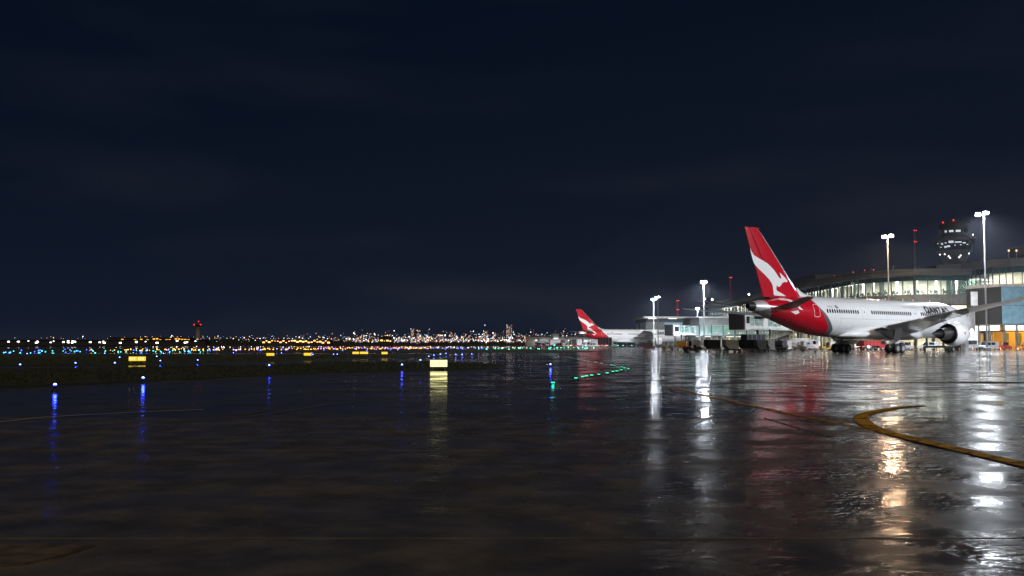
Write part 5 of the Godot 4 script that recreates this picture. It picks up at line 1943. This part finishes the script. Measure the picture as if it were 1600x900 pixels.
func build_vehicles() -> void:
	# the dark group on the empty stand, left of the near airliner
	dolly_train([[35.0, 178.4, 3.4], [38.4, 179.6, 3.45], [41.6, 181.4, 3.6], [44.4, 184.2, 3.8], [47.0, 188.0, 4.0], [52.5, 200.0, 4.1], [55.0, 205.5, 4.1]], [M.paint_silver, M.chassis], [["canvas_navy", "dark curtained container"], ["bridge_grey", "battered grey container"], ["canvas_navy", "navy curtained container"], ["ribbed_alloy", "scuffed alloy container"], ["ribbed_alloy", "dented alloy container"], ["canvas_navy", "dark covered container"], ["paint_white", "pale container"]], "dollies in the dark row", "in the dark row on the empty stand")
	make_tug("navy baggage tractor at the left end of the dark row of ground equipment", g(31.2, 177.4), 3.3, M.paint_navy)
	make_belt_loader("dark belt loader with its boom raised, in the middle of the dark row", g(50.0, 198.0), 0.35, M.paint_navy)
	make_belt_loader("pale belt loader with its boom raised, at the right end of the dark row", g(57.5, 211.0), 2.7, M.paint_white)
	make_tug("white baggage tractor at the right end of the dark row, under the tail", g(58.8, 222.0), -0.5, M.paint_white)
	make_truck("tall dark truck behind the raised belt loaders, under the jet bridge", g(54.5, 228.0), 0.4, M.paint_navy, M.canvas_navy)
	# the row farther back, seen under the red tail
	dolly_train([[66.0, 243.0, 0.3], [70.5, 246.0, 0.3], [75.0, 249.0, 0.2], [79.5, 252.0, 0.25]], [M.paint_silver], [["paint_white", "white container"], ["ribbed_alloy", "grey container"], [], ["paint_white", "white container"]], "dollies under the red tail", "in the far row seen under the red tail")
	make_tug("red baggage tractor in the far row seen under the red tail", g(63.0, 238.0), 0.3, M.paint_red)
	make_tug("yellow baggage tractor in the far row, just left of the near landing gear", g(73.5, 240.0), 0.2, M.paint_yellow)
	make_van("white service van in the far row, just left of the rear landing gear", g(77.5, 243.5), 0.15, M.paint_white)
	make_truck("red truck seen under the belly between the two landing gears", g(82.6, 236.0), 0.5, M.paint_red, M.paint_red, 1.0, 1.7)
	make_van("grey van seen under the belly behind the starboard landing gear", g(92.0, 242.0), 0.2, M.paint_silver)
	# right of the near airliner
	make_truck("white catering truck with its box raised, behind the engine", g(104.6, 233.0), -2.0, M.paint_white, M.paint_white, 2.0, 2.4)
	make_tug("navy tow tractor in the shade left of the white catering truck", g(99.5, 231.0), 0.3, M.paint_navy)
	make_van("silver service van parked before the dark annex wall", g(109.5, 236.0), -2.7, M.paint_silver)
	make_tug("red tractor parked at the yellow bays, nearest the silver van", g(114.4, 238.0), 0.5, M.paint_red)
	make_tug("orange tractor parked at the yellow bays, right edge of the view", g(119.5, 239.0), 0.3, M.paint_orange)
	dolly_train([[122.8, 240.5, 0.2], [126.6, 241.3, 0.2]], [M.paint_red], [[], ["canvas_navy", "dark container"]], "red dollies at the yellow bays", "at the yellow bays by the right edge")
	dolly_train([[84.0, 250.5, 0.3], [87.6, 251.6, 0.3], [91.2, 252.6, 0.3], [94.8, 253.4, 0.2]], [M.paint_silver], [["bridge_grey", "grey container"], [], ["paint_white", "white container"], ["canvas_navy", "navy container"]], "dollies under the white belly", "in the far row seen under the white belly")
	make_belt_loader("white belt loader seen under the fuselage between the landing gears", g(88.0, 246.0), 0.2, M.paint_white)
	make_tug("yellow tractor seen between the starboard gear and the engine", g(95.0, 246.5), 0.4, M.paint_yellow)
	make_van("white van behind the nose gear, under the engine", g(99.0, 244.0), 2.9, M.paint_white)
	make_tug("white tractor in the far row, right of the red tractor under the tail", g(67.2, 239.5), 2.8, M.paint_white)
	make_truck("small white truck in the far row, behind the grey container under the tail", g(72.0, 255.0), 0.1, M.paint_white, M.paint_white, 1.0, 1.9)
	var cone: Node3D = null
	for q in [[60.5, 214.0], [63.0, 219.0], [66.5, 224.0], [71.0, 228.0], [52.0, 176.0], [58.0, 178.5], [92.5, 224.0], [97.0, 222.5], [101.5, 226.0], [110.0, 231.0], [115.0, 233.0]]:
		if cone == null:
			cone = thing("traffic_cone", "", "cone")
			var b := MB.new()
			b.box(Vector3(0, 0.025, 0), Vector3(0.42, 0.05, 0.42), 0.015)
			part("base", b, M.rubber, cone)
			b = MB.new()
			b.lathe([Vector2(0.05, 0.17), Vector2(0.75, 0.035), Vector2(0.76, 0.001)], Transform3D(Basis(Vector3.BACK, PI / 2.0), Vector3.ZERO), 12)
			part("cone", b, M.paint_orange, cone)
			b = MB.new()
			b.lathe([Vector2(0.35, 0.118), Vector2(0.52, 0.085)], Transform3D(Basis(Vector3.BACK, PI / 2.0), Vector3.ZERO), 12)
			part("white_sleeve", b, M.paint_white, cone)
		else:
			cone = copy(cone, "", Vector3.ZERO)
		cone.position = g(q[0], q[1])
		cone.set_meta("label", "orange cone with a white sleeve standing on the wet apron by the aircraft")
		cone.set_meta("group", "orange cones on the apron")
	# yellow train left of the slim mast
	make_tug("yellow baggage tractor at the head of the yellow train, far apron", g(37.4, 246.0), 2.9, M.paint_yellow)
	dolly_train([[41.0, 247.0, 2.95], [44.6, 248.0, 2.95], [48.2, 249.0, 2.95]], [M.paint_yellow], [["paint_yellow", "yellow container"], ["ribbed_alloy", "grey container"], ["paint_yellow", "yellow container"]], "yellow dollies", "in the yellow train left of the slim mast")
	make_van("white van between the yellow train and the slim mast", g(50.8, 285.0), 0.6, M.paint_white)
	make_van("grey van parked at the foot of the slim mast", g(55.0, 288.0), 0.3, M.paint_silver)
	make_tug("dark tractor beneath the far airliner's engine, before the yellow train", g(33.0, 247.0), 3.0, M.paint_red)
	# by the far airliner's tail
	make_truck("white truck with a dark box parked under the far airliner's red tail", g(37.2, 400.0), 0.2, M.paint_white, M.canvas_navy, 1.1, 3.0)
	var kinds: Array = [make_tug("red tractor in the crowd of vehicles left of the far tail", g(20.0, 455.0), 0.4, M.paint_red), make_van("white van in the crowd of vehicles left of the far tail", g(24.5, 452.0), 0.2, M.paint_white), make_truck("silver truck in the crowd of vehicles left of the far tail", g(29.5, 460.0), 0.3, M.paint_silver, M.ribbed_alloy)]
	var kind_labels := ["small tractor in the distant crowd of vehicles left of the far tail", "service van in the distant crowd of vehicles left of the far tail", "box truck in the distant crowd of vehicles left of the far tail"]
	for k in 22:
		var i := k % 3
		copy(kinds[i], kind_labels[i], g(12.0 + k * 1.5 + rng.randf_range(-0.5, 0.5), 440.0 + rng.randf_range(0, 70)), rng.randf() * TAU, "vehicles crowded by the far tail")
	# two tail lamps and coloured lamps of parked vehicles that streak on the wet apron
	for q in [[34.6, 395.0, "tail_lamp", "red"], [36.6, 396.0, "tail_lamp", "red"], [27.0, 410.0, "tail_lamp", "red"], [24.0, 420.0, "amber_far", "amber"], [17.5, 425.0, "green_lamp", "green"], [40.5, 392.0, "cyan_far", "pale blue"], [42.5, 392.0, "cyan_far", "pale blue"], [46.0, 394.0, "cyan_far", "pale blue"], [53.5, 215.0, "head_lamp", "white"], [69.5, 200.0, "head_lamp", "white"]]:
		var names := {"tail_lamp": "red lamp on a low stand that streaks on the wet apron by the far tail", "amber_far": "amber lamp on a low stand left of the far tail", "green_lamp": "green lamp on a low stand left of the far tail", "cyan_far": "pale blue lamp on a low stand under the far fuselage", "head_lamp": "bright white work lamp on a low stand under the near aircraft"}
		var o := thing("work_lamp", names[q[2]], "lamp", g(q[0], q[1]), 0.0, "low lamps on the apron")
		var b := MB.new()
		b.lathe([Vector2(0, 0.2), Vector2(0.05, 0.2), Vector2(0.06, 0.04), Vector2(0.8, 0.04)], Transform3D(Basis(Vector3.BACK, PI / 2.0), Vector3.ZERO), 8)
		part("stand", b, M.chassis, o)
		b = MB.new()
		b.lathe([Vector2(0.8, 0.02), Vector2(0.84, 0.16), Vector2(1.06, 0.16), Vector2(1.1, 0.02)], Transform3D(Basis(Vector3.BACK, PI / 2.0), Vector3.ZERO), 10)
		part("lamp", b, M[q[2]], o)
		var l := OmniLight3D.new()
		l.name = "glow"
		l.light_color = (M[q[2]] as StandardMaterial3D).emission
		l.light_energy = 10.0 if q[2] == "head_lamp" else 4.0
		l.light_size = 0.14
		l.omni_attenuation = 2.0
		l.shadow_enabled = true
		l.position = Vector3(0, 0.95, 0)
		o.add_child(l)


# ---------------------------------------------------------------- people
# bones as tapered capsules, joined by a smooth minimum and meshed as surface nets
func flesh(bones: Array, cell: float, lo: Vector3, hi: Vector3, blend := 0.03) -> ArrayMesh:
	var n := Vector3i(((hi - lo) / cell).ceil()) + Vector3i.ONE
	var field := PackedFloat32Array()
	field.resize(n.x * n.y * n.z)
	for k in n.z:
		for j in n.y:
			for i in n.x:
				var p := lo + Vector3(i, j, k) * cell
				var acc := 0.0
				for b in bones:
					var a: Vector3 = b[0]
					var ab: Vector3 = b[1] - a
					var t := clampf((p - a).dot(ab) / maxf(ab.length_squared(), 1e-6), 0.0, 1.0)
					var d := (p - a - ab * t).length() - lerpf(b[2], b[3], t)
					acc += exp(-clampf(d / blend, -30.0, 30.0))
				field[(k * n.y + j) * n.x + i] = -blend * log(maxf(acc, 1e-30))
	var at := {}
	var V := []
	var corner := []
	for q in 8:
		corner.append(Vector3i(q & 1, (q >> 1) & 1, (q >> 2) & 1))
	for k in n.z - 1:
		for j in n.y - 1:
			for i in n.x - 1:
				var sum := Vector3()
				var cnt := 0
				for q in 8:
					for ax in 3:
						if corner[q][ax]:
							continue
						var c0: Vector3i = Vector3i(i, j, k) + corner[q]
						var c1 := c0
						c1[ax] += 1
						var f0 := field[(c0.z * n.y + c0.y) * n.x + c0.x]
						var f1 := field[(c1.z * n.y + c1.y) * n.x + c1.x]
						if (f0 < 0.0) != (f1 < 0.0):
							sum += Vector3(c0).lerp(Vector3(c1), f0 / (f0 - f1))
							cnt += 1
				if cnt:
					at[Vector3i(i, j, k)] = V.size()
					V.append(lo + sum / cnt * cell)
	var b := MB.new()
	b.st.set_smooth_group(0)
	for key in at:
		var c: Vector3i = key
		for ax in 3:
			var u := (ax + 1) % 3
			var v := (ax + 2) % 3
			var c1 := c
			c1[ax] += 1
			var f0 := field[(c.z * n.y + c.y) * n.x + c.x]
			var f1 := field[(c1.z * n.y + c1.y) * n.x + c1.x]
			if (f0 < 0.0) == (f1 < 0.0):
				continue
			var e := []
			for o in [[0, 0], [-1, 0], [-1, -1], [0, -1]]:
				var w := c
				w[u] += o[0]
				w[v] += o[1]
				if at.has(w):
					e.append(V[at[w]])
			if e.size() == 4:
				var out := Vector3()
				out[ax] = 1.0 if f0 < 0.0 else -1.0
				b.face(e, out)
	return b.mesh()


func person_bones(seated: bool) -> Array:
	var h := 0.48 if seated else 0.92
	var bones := [[Vector3(0, h, 0), Vector3(0, h + 0.25, 0.0), 0.15, 0.14], [Vector3(0, h + 0.25, 0), Vector3(0, h + 0.48, 0.01), 0.15, 0.1], [Vector3(0, h + 0.5, 0), Vector3(0.02, h + 0.62, 0), 0.055, 0.05], [Vector3(0.02, h + 0.68, 0), Vector3(0.03, h + 0.77, 0), 0.085, 0.09], [Vector3(0.1, h + 0.7, 0), Vector3(0.115, h + 0.68, 0), 0.02, 0.015]]
	for s in [-1.0, 1.0]:
		bones.append([Vector3(0, h + 0.46, s * 0.1), Vector3(0, h + 0.44, s * 0.2), 0.075, 0.06])
		if seated:
			bones.append([Vector3(0, h, s * 0.1), Vector3(0.45, h + 0.02, s * 0.12), 0.085, 0.065])
			bones.append([Vector3(0.45, h + 0.02, s * 0.12), Vector3(0.48, 0.08, s * 0.12), 0.06, 0.04])
			bones.append([Vector3(0.46, 0.05, s * 0.12), Vector3(0.64, 0.04, s * 0.13), 0.045, 0.035])
			bones.append([Vector3(0, h + 0.43, s * 0.21), Vector3(0.06, h + 0.18, s * 0.25), 0.05, 0.042])
			bones.append([Vector3(0.06, h + 0.18, s * 0.25), Vector3(0.28, h + 0.13, s * 0.14), 0.042, 0.03])
			bones.append([Vector3(0.28, h + 0.13, s * 0.14), Vector3(0.38, h + 0.12, s * 0.1), 0.03, 0.02])
		else:
			bones.append([Vector3(0, h - 0.02, s * 0.1), Vector3(0.02, 0.48, s * 0.12), 0.09, 0.065])
			bones.append([Vector3(0.02, 0.48, s * 0.12), Vector3(-0.02, 0.08, s * 0.12), 0.06, 0.04])
			bones.append([Vector3(-0.03, 0.05, s * 0.12), Vector3(0.15, 0.04, s * 0.14), 0.045, 0.035])
			bones.append([Vector3(0, h + 0.43, s * 0.21), Vector3(0.02, h + 0.15, s * 0.26), 0.05, 0.042])
			bones.append([Vector3(0.02, h + 0.15, s * 0.26), Vector3(0.1, h - 0.08, s * 0.25), 0.042, 0.03])
			bones.append([Vector3(0.1, h - 0.08, s * 0.25), Vector3(0.14, h - 0.18, s * 0.24), 0.032, 0.02])
	return bones


func build_people() -> void:
	var sit := flesh(person_bones(true), 0.045, Vector3(-0.3, -0.06, -0.42), Vector3(0.8, 1.42, 0.42), 0.02)
	var stand := flesh(person_bones(false), 0.045, Vector3(-0.3, -0.06, -0.42), Vector3(0.4, 1.85, 0.42), 0.02)
	var hair := MB.new()
	hair.lathe([Vector2(-0.02, 0.1), Vector2(0.05, 0.105), Vector2(0.09, 0.07), Vector2(0.11, 0.005)], Transform3D(Basis(Vector3.BACK, PI / 2.0), Vector3(0.02, 0, 0)), 10)
	var hm := hair.mesh()
	var line := offset_line(pts2(PIER), 1.6)
	var seats := bays(line, 1.15)
	for i in 34:
		if i in [3, 8, 14, 19, 25, 29]:
			continue
		var bay: Array = seats[i]
		var m: Vector2 = (bay[0] + bay[1]) / 2.0
		var t := facing(bay[0], bay[1])
		if i % 2 == 0:
			var s := thing("lounge_seat", "dark blue lounge seat inside the concourse window", "seat", g(m.x, m.y, 14.4), t, "lounge seats at the concourse windows")
			var b := MB.new()
			b.box(Vector3(0, 0.42, 0), Vector3(0.95, 0.16, 0.6), 0.05)
			part("cushion", b, M.seat_blue, s)
			b = MB.new()
			b.box(Vector3(0, 0.78, -0.28), Vector3(0.95, 0.62, 0.12), 0.05)
			part("backrest", b, M.seat_blue, s)
			b = MB.new()
			for x in [-0.4, 0.4]:
				b.box(Vector3(x, 0.17, 0), Vector3(0.06, 0.34, 0.5), 0.01)
			part("legs", b, M.chassis, s)
		if i % 3 == 2:
			continue
		var up := i % 7 == 4
		var o := thing("person", "standing person in dark clothes inside the concourse window" if up else "seated person in dark clothes inside the concourse window", "person", g(m.x, m.y + (0.7 if up else 0.0), 14.4), t + rng.randf_range(-0.8, 0.8) + (PI / 2.0 if i % 2 else -PI / 2.0), "people at the concourse windows")
		inst("body", stand if up else sit, M.cloth_dark, o)
		inst("hair", hm, M.bellows, o, Transform3D(Basis(), Vector3(0.0, (1.7 if up else 1.26), 0)))
	for q in [[116.6, 241.5, 0.4, "worker in a yellow vest standing before the yellow bays"], [121.3, 243.0, 2.6, "worker in a yellow vest standing near the right edge of the view"], [52.2, 199.5, 1.4, "worker in a yellow vest standing by the raised belt loader"]]:
		var o := thing("person", q[3], "person", g(q[0], q[1]), q[2], "apron workers in vests")
		inst("body", stand, M.cloth_vest if q[0] > 60 else M.paint_white, o)
		inst("hair", hm, M.bellows, o, Transform3D(Basis(), Vector3(0.0, 1.7, 0)))


# ---------------------------------------------------------------- far away: sheds, hills, the city
func build_far() -> void:
	var defs := [
		[-560, 1180, 420, 6, "city_white", 46, "long low shed with a row of white lights, far left"],
		[-425, 1210, 96, 9, "lit_yellow", 26, "yellow lit building with two rows of lights, left of the slender tower"],
		[-260, 1250, 60, 5, "city_white", 6, "small dark shed with a few lights, right of the slender tower"],
		[-236, 1130, 74, 6, "city_warm", 24, "long pink white lit building at left of centre"],
		[-148, 1200, 14, 10, "city_warm", 5, "brown lit block standing above the field lights, centre"],
	]
	for d in defs:
		var o := thing("field_building", d[6], "building", g(d[0], d[1]))
		var b := MB.new()
		b.box(Vector3(0, d[3] / 2.0, 0), Vector3(d[2], d[3], 18), 0.4)
		part("wall", b, M.city_wall, o)
		b = MB.new()
		b.box(Vector3(0, d[3] + 0.3, 0), Vector3(d[2] + 1.5, 0.6, 20), 0.15)
		part("roof", b, M.wall_dark, o)
		for k in d[5]:
			var x: float = (rng.randf() - 0.5) * d[2] * 0.97 if d[4] == "city_white" else lerpf(-0.48, 0.48, k / float(d[5] - 1)) * d[2]
			var s := rng.randf_range(0.7, 2.2) if d[4] != "lit_yellow" else 2.0
			block("lit_window", Vector3(x, d[3] * rng.randf_range(0.5, 0.9), 9.1), Vector3(s * 1.3, s * 0.7, 0.3), M[d[4]], o)
			if d[4] == "lit_yellow":
				block("lit_window", Vector3(x, d[3] * 0.3, 9.1), Vector3(1.2, 0.9, 0.3), M.city_warm, o)
	# bright freight area behind the far tail
	for d in [[40.0, 760.0, 60, 7.0, "long white lit freight shed behind the far airliner's tail"], [27.0, 640.0, 4.2, 8.0, "pale square tank left of the far tail, nearer one"], [22.5, 660.0, 12.0, 6.4, "pale lit store behind the tank left of the far tail"]]:
		var o := thing("freight_shed", d[4], "building", g(d[0], d[1]))
		var b := MB.new()
		b.box(Vector3(0, d[3] / 2.0, 0), Vector3(d[2], d[3], 16), 0.2)
		part("wall", b, M.shed_wall, o)
		b = MB.new()
		b.box(Vector3(0, d[3] + 0.2, 0), Vector3(d[2] + 1.0, 0.4, 17), 0.1)
		part("roof", b, M.fascia, o)
		var n := maxi(1, int(d[2] / 9.0))
		for k in n:
			var x: float = lerpf(-0.4, 0.4, (k + 0.5) / n) * d[2]
			block("lamp", Vector3(x, d[3] * 0.62, 8.6), Vector3(d[2] / n * 0.6, 0.4, 0.3), M.lit_white, o)
			down_light(o, Vector3(x, d[3] * 0.8, 14.0), Vector2(3, 1), 60.0, Color(1.0, 0.96, 0.9))  # hangs free before the wall, placed to light it and the apron
	# hills
	for h in [[4600.0, -2600.0, 2400.0, 24.0, 5], [4100.0, -3000.0, -500.0, 17.0, 9], [3900.0, -200.0, 2600.0, 12.0, 13]]:
		var n := FastNoiseLite.new()
		n.seed = h[4]
		n.frequency = 0.0016
		n.fractal_octaves = 5
		var b := MB.new()
		var rings := []
		for k in 121:
			var x := lerpf(h[1], h[2], k / 120.0)
			var e := clampf(minf(k, 120 - k) / 14.0, 0.0, 1.0)
			var y: float = h[3] * (0.9 + 0.55 * n.get_noise_1d(x)) * e + 0.2
			rings.append([g(x, h[0] - 420, -0.5), g(x, h[0] - 200, y * 0.7), g(x, h[0], y), g(x, h[0] + 300, -0.5)])
		b.loft(rings, false, false, false)
		structure("hills", b.mesh(), M.hill)
	# three tower blocks on the skyline, windows lit here and there
	for t in [[-388.0, 4000.0, 15.0, 60.0, "left half of a twin tower block on the skyline, with lit windows"], [-365.0, 4010.0, 14.0, 55.0, "right half of a twin tower block on the skyline, with lit windows"], [-104.0, 4000.0, 17.0, 52.0, "small lit tower block on the skyline, second from the right"], [-10.0, 3900.0, 23.0, 74.0, "tallest lit tower block on the skyline, centre"], [262.0, 3600.0, 22.0, 46.0, "orange lit tower block on the skyline behind the far tail"]]:
		var o := thing("tower_block", t[4], "tower block", g(t[0], t[1]))
		var b := MB.new()
		b.box(Vector3(0, t[3] / 2.0, 0), Vector3(t[2], t[3], 18), 0.3)
		part("wall", b, M.city_wall, o)
		b = MB.new()
		b.box(Vector3(0, t[3] + 1.2, 0), Vector3(t[2] * 0.6, 2.4, 9), 0.2)
		part("roof_plant", b, M.wall_dark, o)
		for r in int(t[3] / 4.4):
			for c in int(t[2] / 3.4):
				if rng.randf() < 0.55:
					block("window", Vector3(-t[2] / 2.0 + 2.0 + c * 3.4, 4.0 + r * 4.4, 9.05), Vector3(1.7, 1.5, 0.2), [M.city_window, M.city_cool, M.city_warm][rng.randi_range(0, 2)], o)
		for s in [-0.4, 0.4]:
			block("roof_lamp", Vector3(t[2] * s, t[3] + 0.9, 7.0), Vector3(1.6, 1.6, 1.6), M.city_white if s < 0 else M.city_red, o)
	# lower blocks of the skyline
	for k in 16:
		var bx := -560.0 + k * 62.0 + rng.randf_range(-14, 14)
		var bw := rng.randf_range(14, 26)
		var bh := rng.randf_range(17, 34)
		var o := thing("city_block", "low dark city block with scattered lit windows, %s along the skyline" % ["1st", "2nd", "3rd", "4th", "5th", "6th", "7th", "8th", "9th", "10th", "11th", "12th", "13th", "14th", "15th", "16th"][k] + " from left", "city block", g(bx, 3800.0 + (k % 3) * 60.0))
		var b := MB.new()
		b.box(Vector3(0, bh / 2.0, 0), Vector3(bw, bh, 16), 0.3)
		part("wall", b, M.city_wall, o)
		b = MB.new()
		b.box(Vector3(bw * 0.1, bh + 1.0, 0), Vector3(bw * 0.5, 2.0, 8), 0.2)
		part("roof_plant", b, M.wall_dark, o)
		for r in range(2, int(bh / 4.0)):
			for c in int(bw / 4.0):
				if rng.randf() < 0.32:
					block("window", Vector3(-bw / 2.0 + 2.0 + c * 4.0, 2.0 + r * 4.0, 8.05), Vector3(1.8, 1.6, 0.2), [M.city_window, M.city_cool, M.city_warm, M.city_white][rng.randi_range(0, 3)], o)
	# houses and street lamps of the city: far too many to count
	var ball := SphereMesh.new()
	ball.radius = 1.0
	ball.height = 2.0
	ball.radial_segments = 5
	ball.rings = 2
	for e in [["city_warm", 620, "warm street lights and windows scattered over the low hills"], ["city_white", 560, "white lights scattered over the low hills"], ["city_cool", 420, "cool bluish lights scattered over the low hills"], ["city_red", 110, "reddish lights scattered over the low hills"]]:
		var mm := MultiMesh.new()
		mm.transform_format = MultiMesh.TRANSFORM_3D
		mm.mesh = ball
		mm.instance_count = e[1]
		for k in int(e[1]):
			# denser towards the centre and right
			var f := rng.randf()
			var u := -0.5 + 0.6 * sqrt(f) if rng.randf() < 0.45 else rng.randf_range(-0.16, 0.1)
			var d := rng.randf_range(3350, 4050)
			var y := absf(rng.randfn(0.0, 1.0)) * (13.0 if u > -0.2 else 6.0) + (14.0 if u > -0.2 else 20.0)
			if rng.randf() < 0.3:
				y = rng.randf_range(9, 18)
			mm.set_instance_transform(k, Transform3D(Basis.from_scale(Vector3.ONE * (0.45 + 1.1 * pow(rng.randf(), 2.5))), g(u * d, d - 60.0, y)))
		var o := MultiMeshInstance3D.new()
		o.name = numbered("city_lights")
		o.multimesh = mm
		o.material_override = M[e[0]]
		add_child(o)
		o.set_meta("kind", "stuff")
		tag(o, e[2], "city lights")


# thin broken cloud, lit from the town below: a little light added over the clear night sky
func low_cloud() -> ImageTexture:
	var w := 1024
	var h := 512
	var n := FastNoiseLite.new()
	n.seed = 41
	n.noise_type = FastNoiseLite.TYPE_SIMPLEX_SMOOTH
	n.frequency = 1.0
	n.fractal_octaves = 5
	var img := Image.create(w, h, false, Image.FORMAT_RGBA8)
	img.fill(Color(0, 0, 0, 1))
	for y in h / 2:
		var el := (0.5 - (y + 0.5) / h) * PI
		for x in w:
			var az := TAU * x / w
			var v := n.get_noise_3d(cos(az) * 2.2, el * 13.0, sin(az) * 2.2)
			var c := clampf((v + 0.1) * 1.3, 0.0, 1.0) * exp(-el * 3.2)
			img.set_pixel(x, y, Color(c * 0.105, c * 0.098, c * 0.108, 1.0))
	return ImageTexture.create_from_image(img)


# damp air round the floodlit stands
func build_mist() -> void:
	for e in [[Vector3(95, 10, -280), Vector3(170, 70, 300), 0.00007], [Vector3(90, 14, -310), Vector3(330, 120, 560), 0.000025], [Vector3(85, 18, -330), Vector3(560, 200, 800), 0.000016]]:
		var v := FogVolume.new()
		v.name = numbered("mist")
		v.shape = RenderingServer.FOG_VOLUME_SHAPE_ELLIPSOID
		v.size = e[1]
		v.position = e[0]
		var m := FogMaterial.new()
		m.density = e[2]
		m.albedo = Color(0.9, 0.93, 1.0)
		v.material = m
		add_child(v)
		v.set_meta("kind", "stuff")
		tag(v, "thin damp haze lit by the floodlights over the gates", "mist")


# ---------------------------------------------------------------- the whole
const E_MAST := 2600.0


func _ready() -> void:
	rng.seed = 77
	var cam := Camera3D.new()
	cam.name = "camera"
	add_child(cam)
	cam.position = Vector3(0, 1.4, 0)
	cam.rotation.x = atan(88.0 / 1600.0)
	cam.fov = rad_to_deg(2.0 * atan(450.0 / 1600.0))
	cam.near = 0.1
	cam.far = 12000.0
	cam.current = true

	var env := Environment.new()
	env.background_mode = Environment.BG_SKY
	var sky := ProceduralSkyMaterial.new()
	sky.sky_top_color = Color8(3, 12, 27)
	sky.sky_horizon_color = Color8(20, 27, 42)
	sky.sky_curve = 0.11
	sky.ground_bottom_color = Color8(6, 7, 10)
	sky.ground_horizon_color = Color8(20, 24, 34)
	sky.sun_angle_max = 1.0
	sky.sky_cover = low_cloud()
	sky.sky_cover_modulate = Color(1, 1, 1, 1)
	env.sky = Sky.new()
	env.sky.sky_material = sky
	env.tonemap_mode = Environment.TONE_MAPPER_LINEAR
	env.tonemap_exposure = 1.0
	env.sdfgi_enabled = true
	env.ssao_enabled = true
	env.ssil_enabled = true
	env.volumetric_fog_enabled = true
	env.volumetric_fog_density = 0.0
	var we := WorldEnvironment.new()
	we.name = "air"
	we.environment = env
	add_child(we)
	# unseen warm light behind the camera, placed to light the near apron: faint, soft
	var glow_light := DirectionalLight3D.new()
	glow_light.name = "cloud_glow"
	glow_light.light_color = Color(1.0, 0.91, 0.79)
	glow_light.light_energy = 0.13
	glow_light.light_angular_distance = 50.0
	glow_light.shadow_enabled = true
	glow_light.rotation = Vector3(deg_to_rad(-50), deg_to_rad(14), 0)
	add_child(glow_light)

	materials()
	build_ground()
	build_terminal()
	build_annex()
	build_bridges()
	build_masts()
	build_towers()
	var plane := make_airliner()
	copy(plane, "second white airliner with a dark red tail, farther away at left of the terminal", g(28.9 + 30.5 * 0.927 + 2.0, 495.0 + 30.5 * 0.375), deg_to_rad(22.0))
	build_vehicles()
	build_people()
	build_field_lights()
	build_signs()
	build_far()
	build_mist()
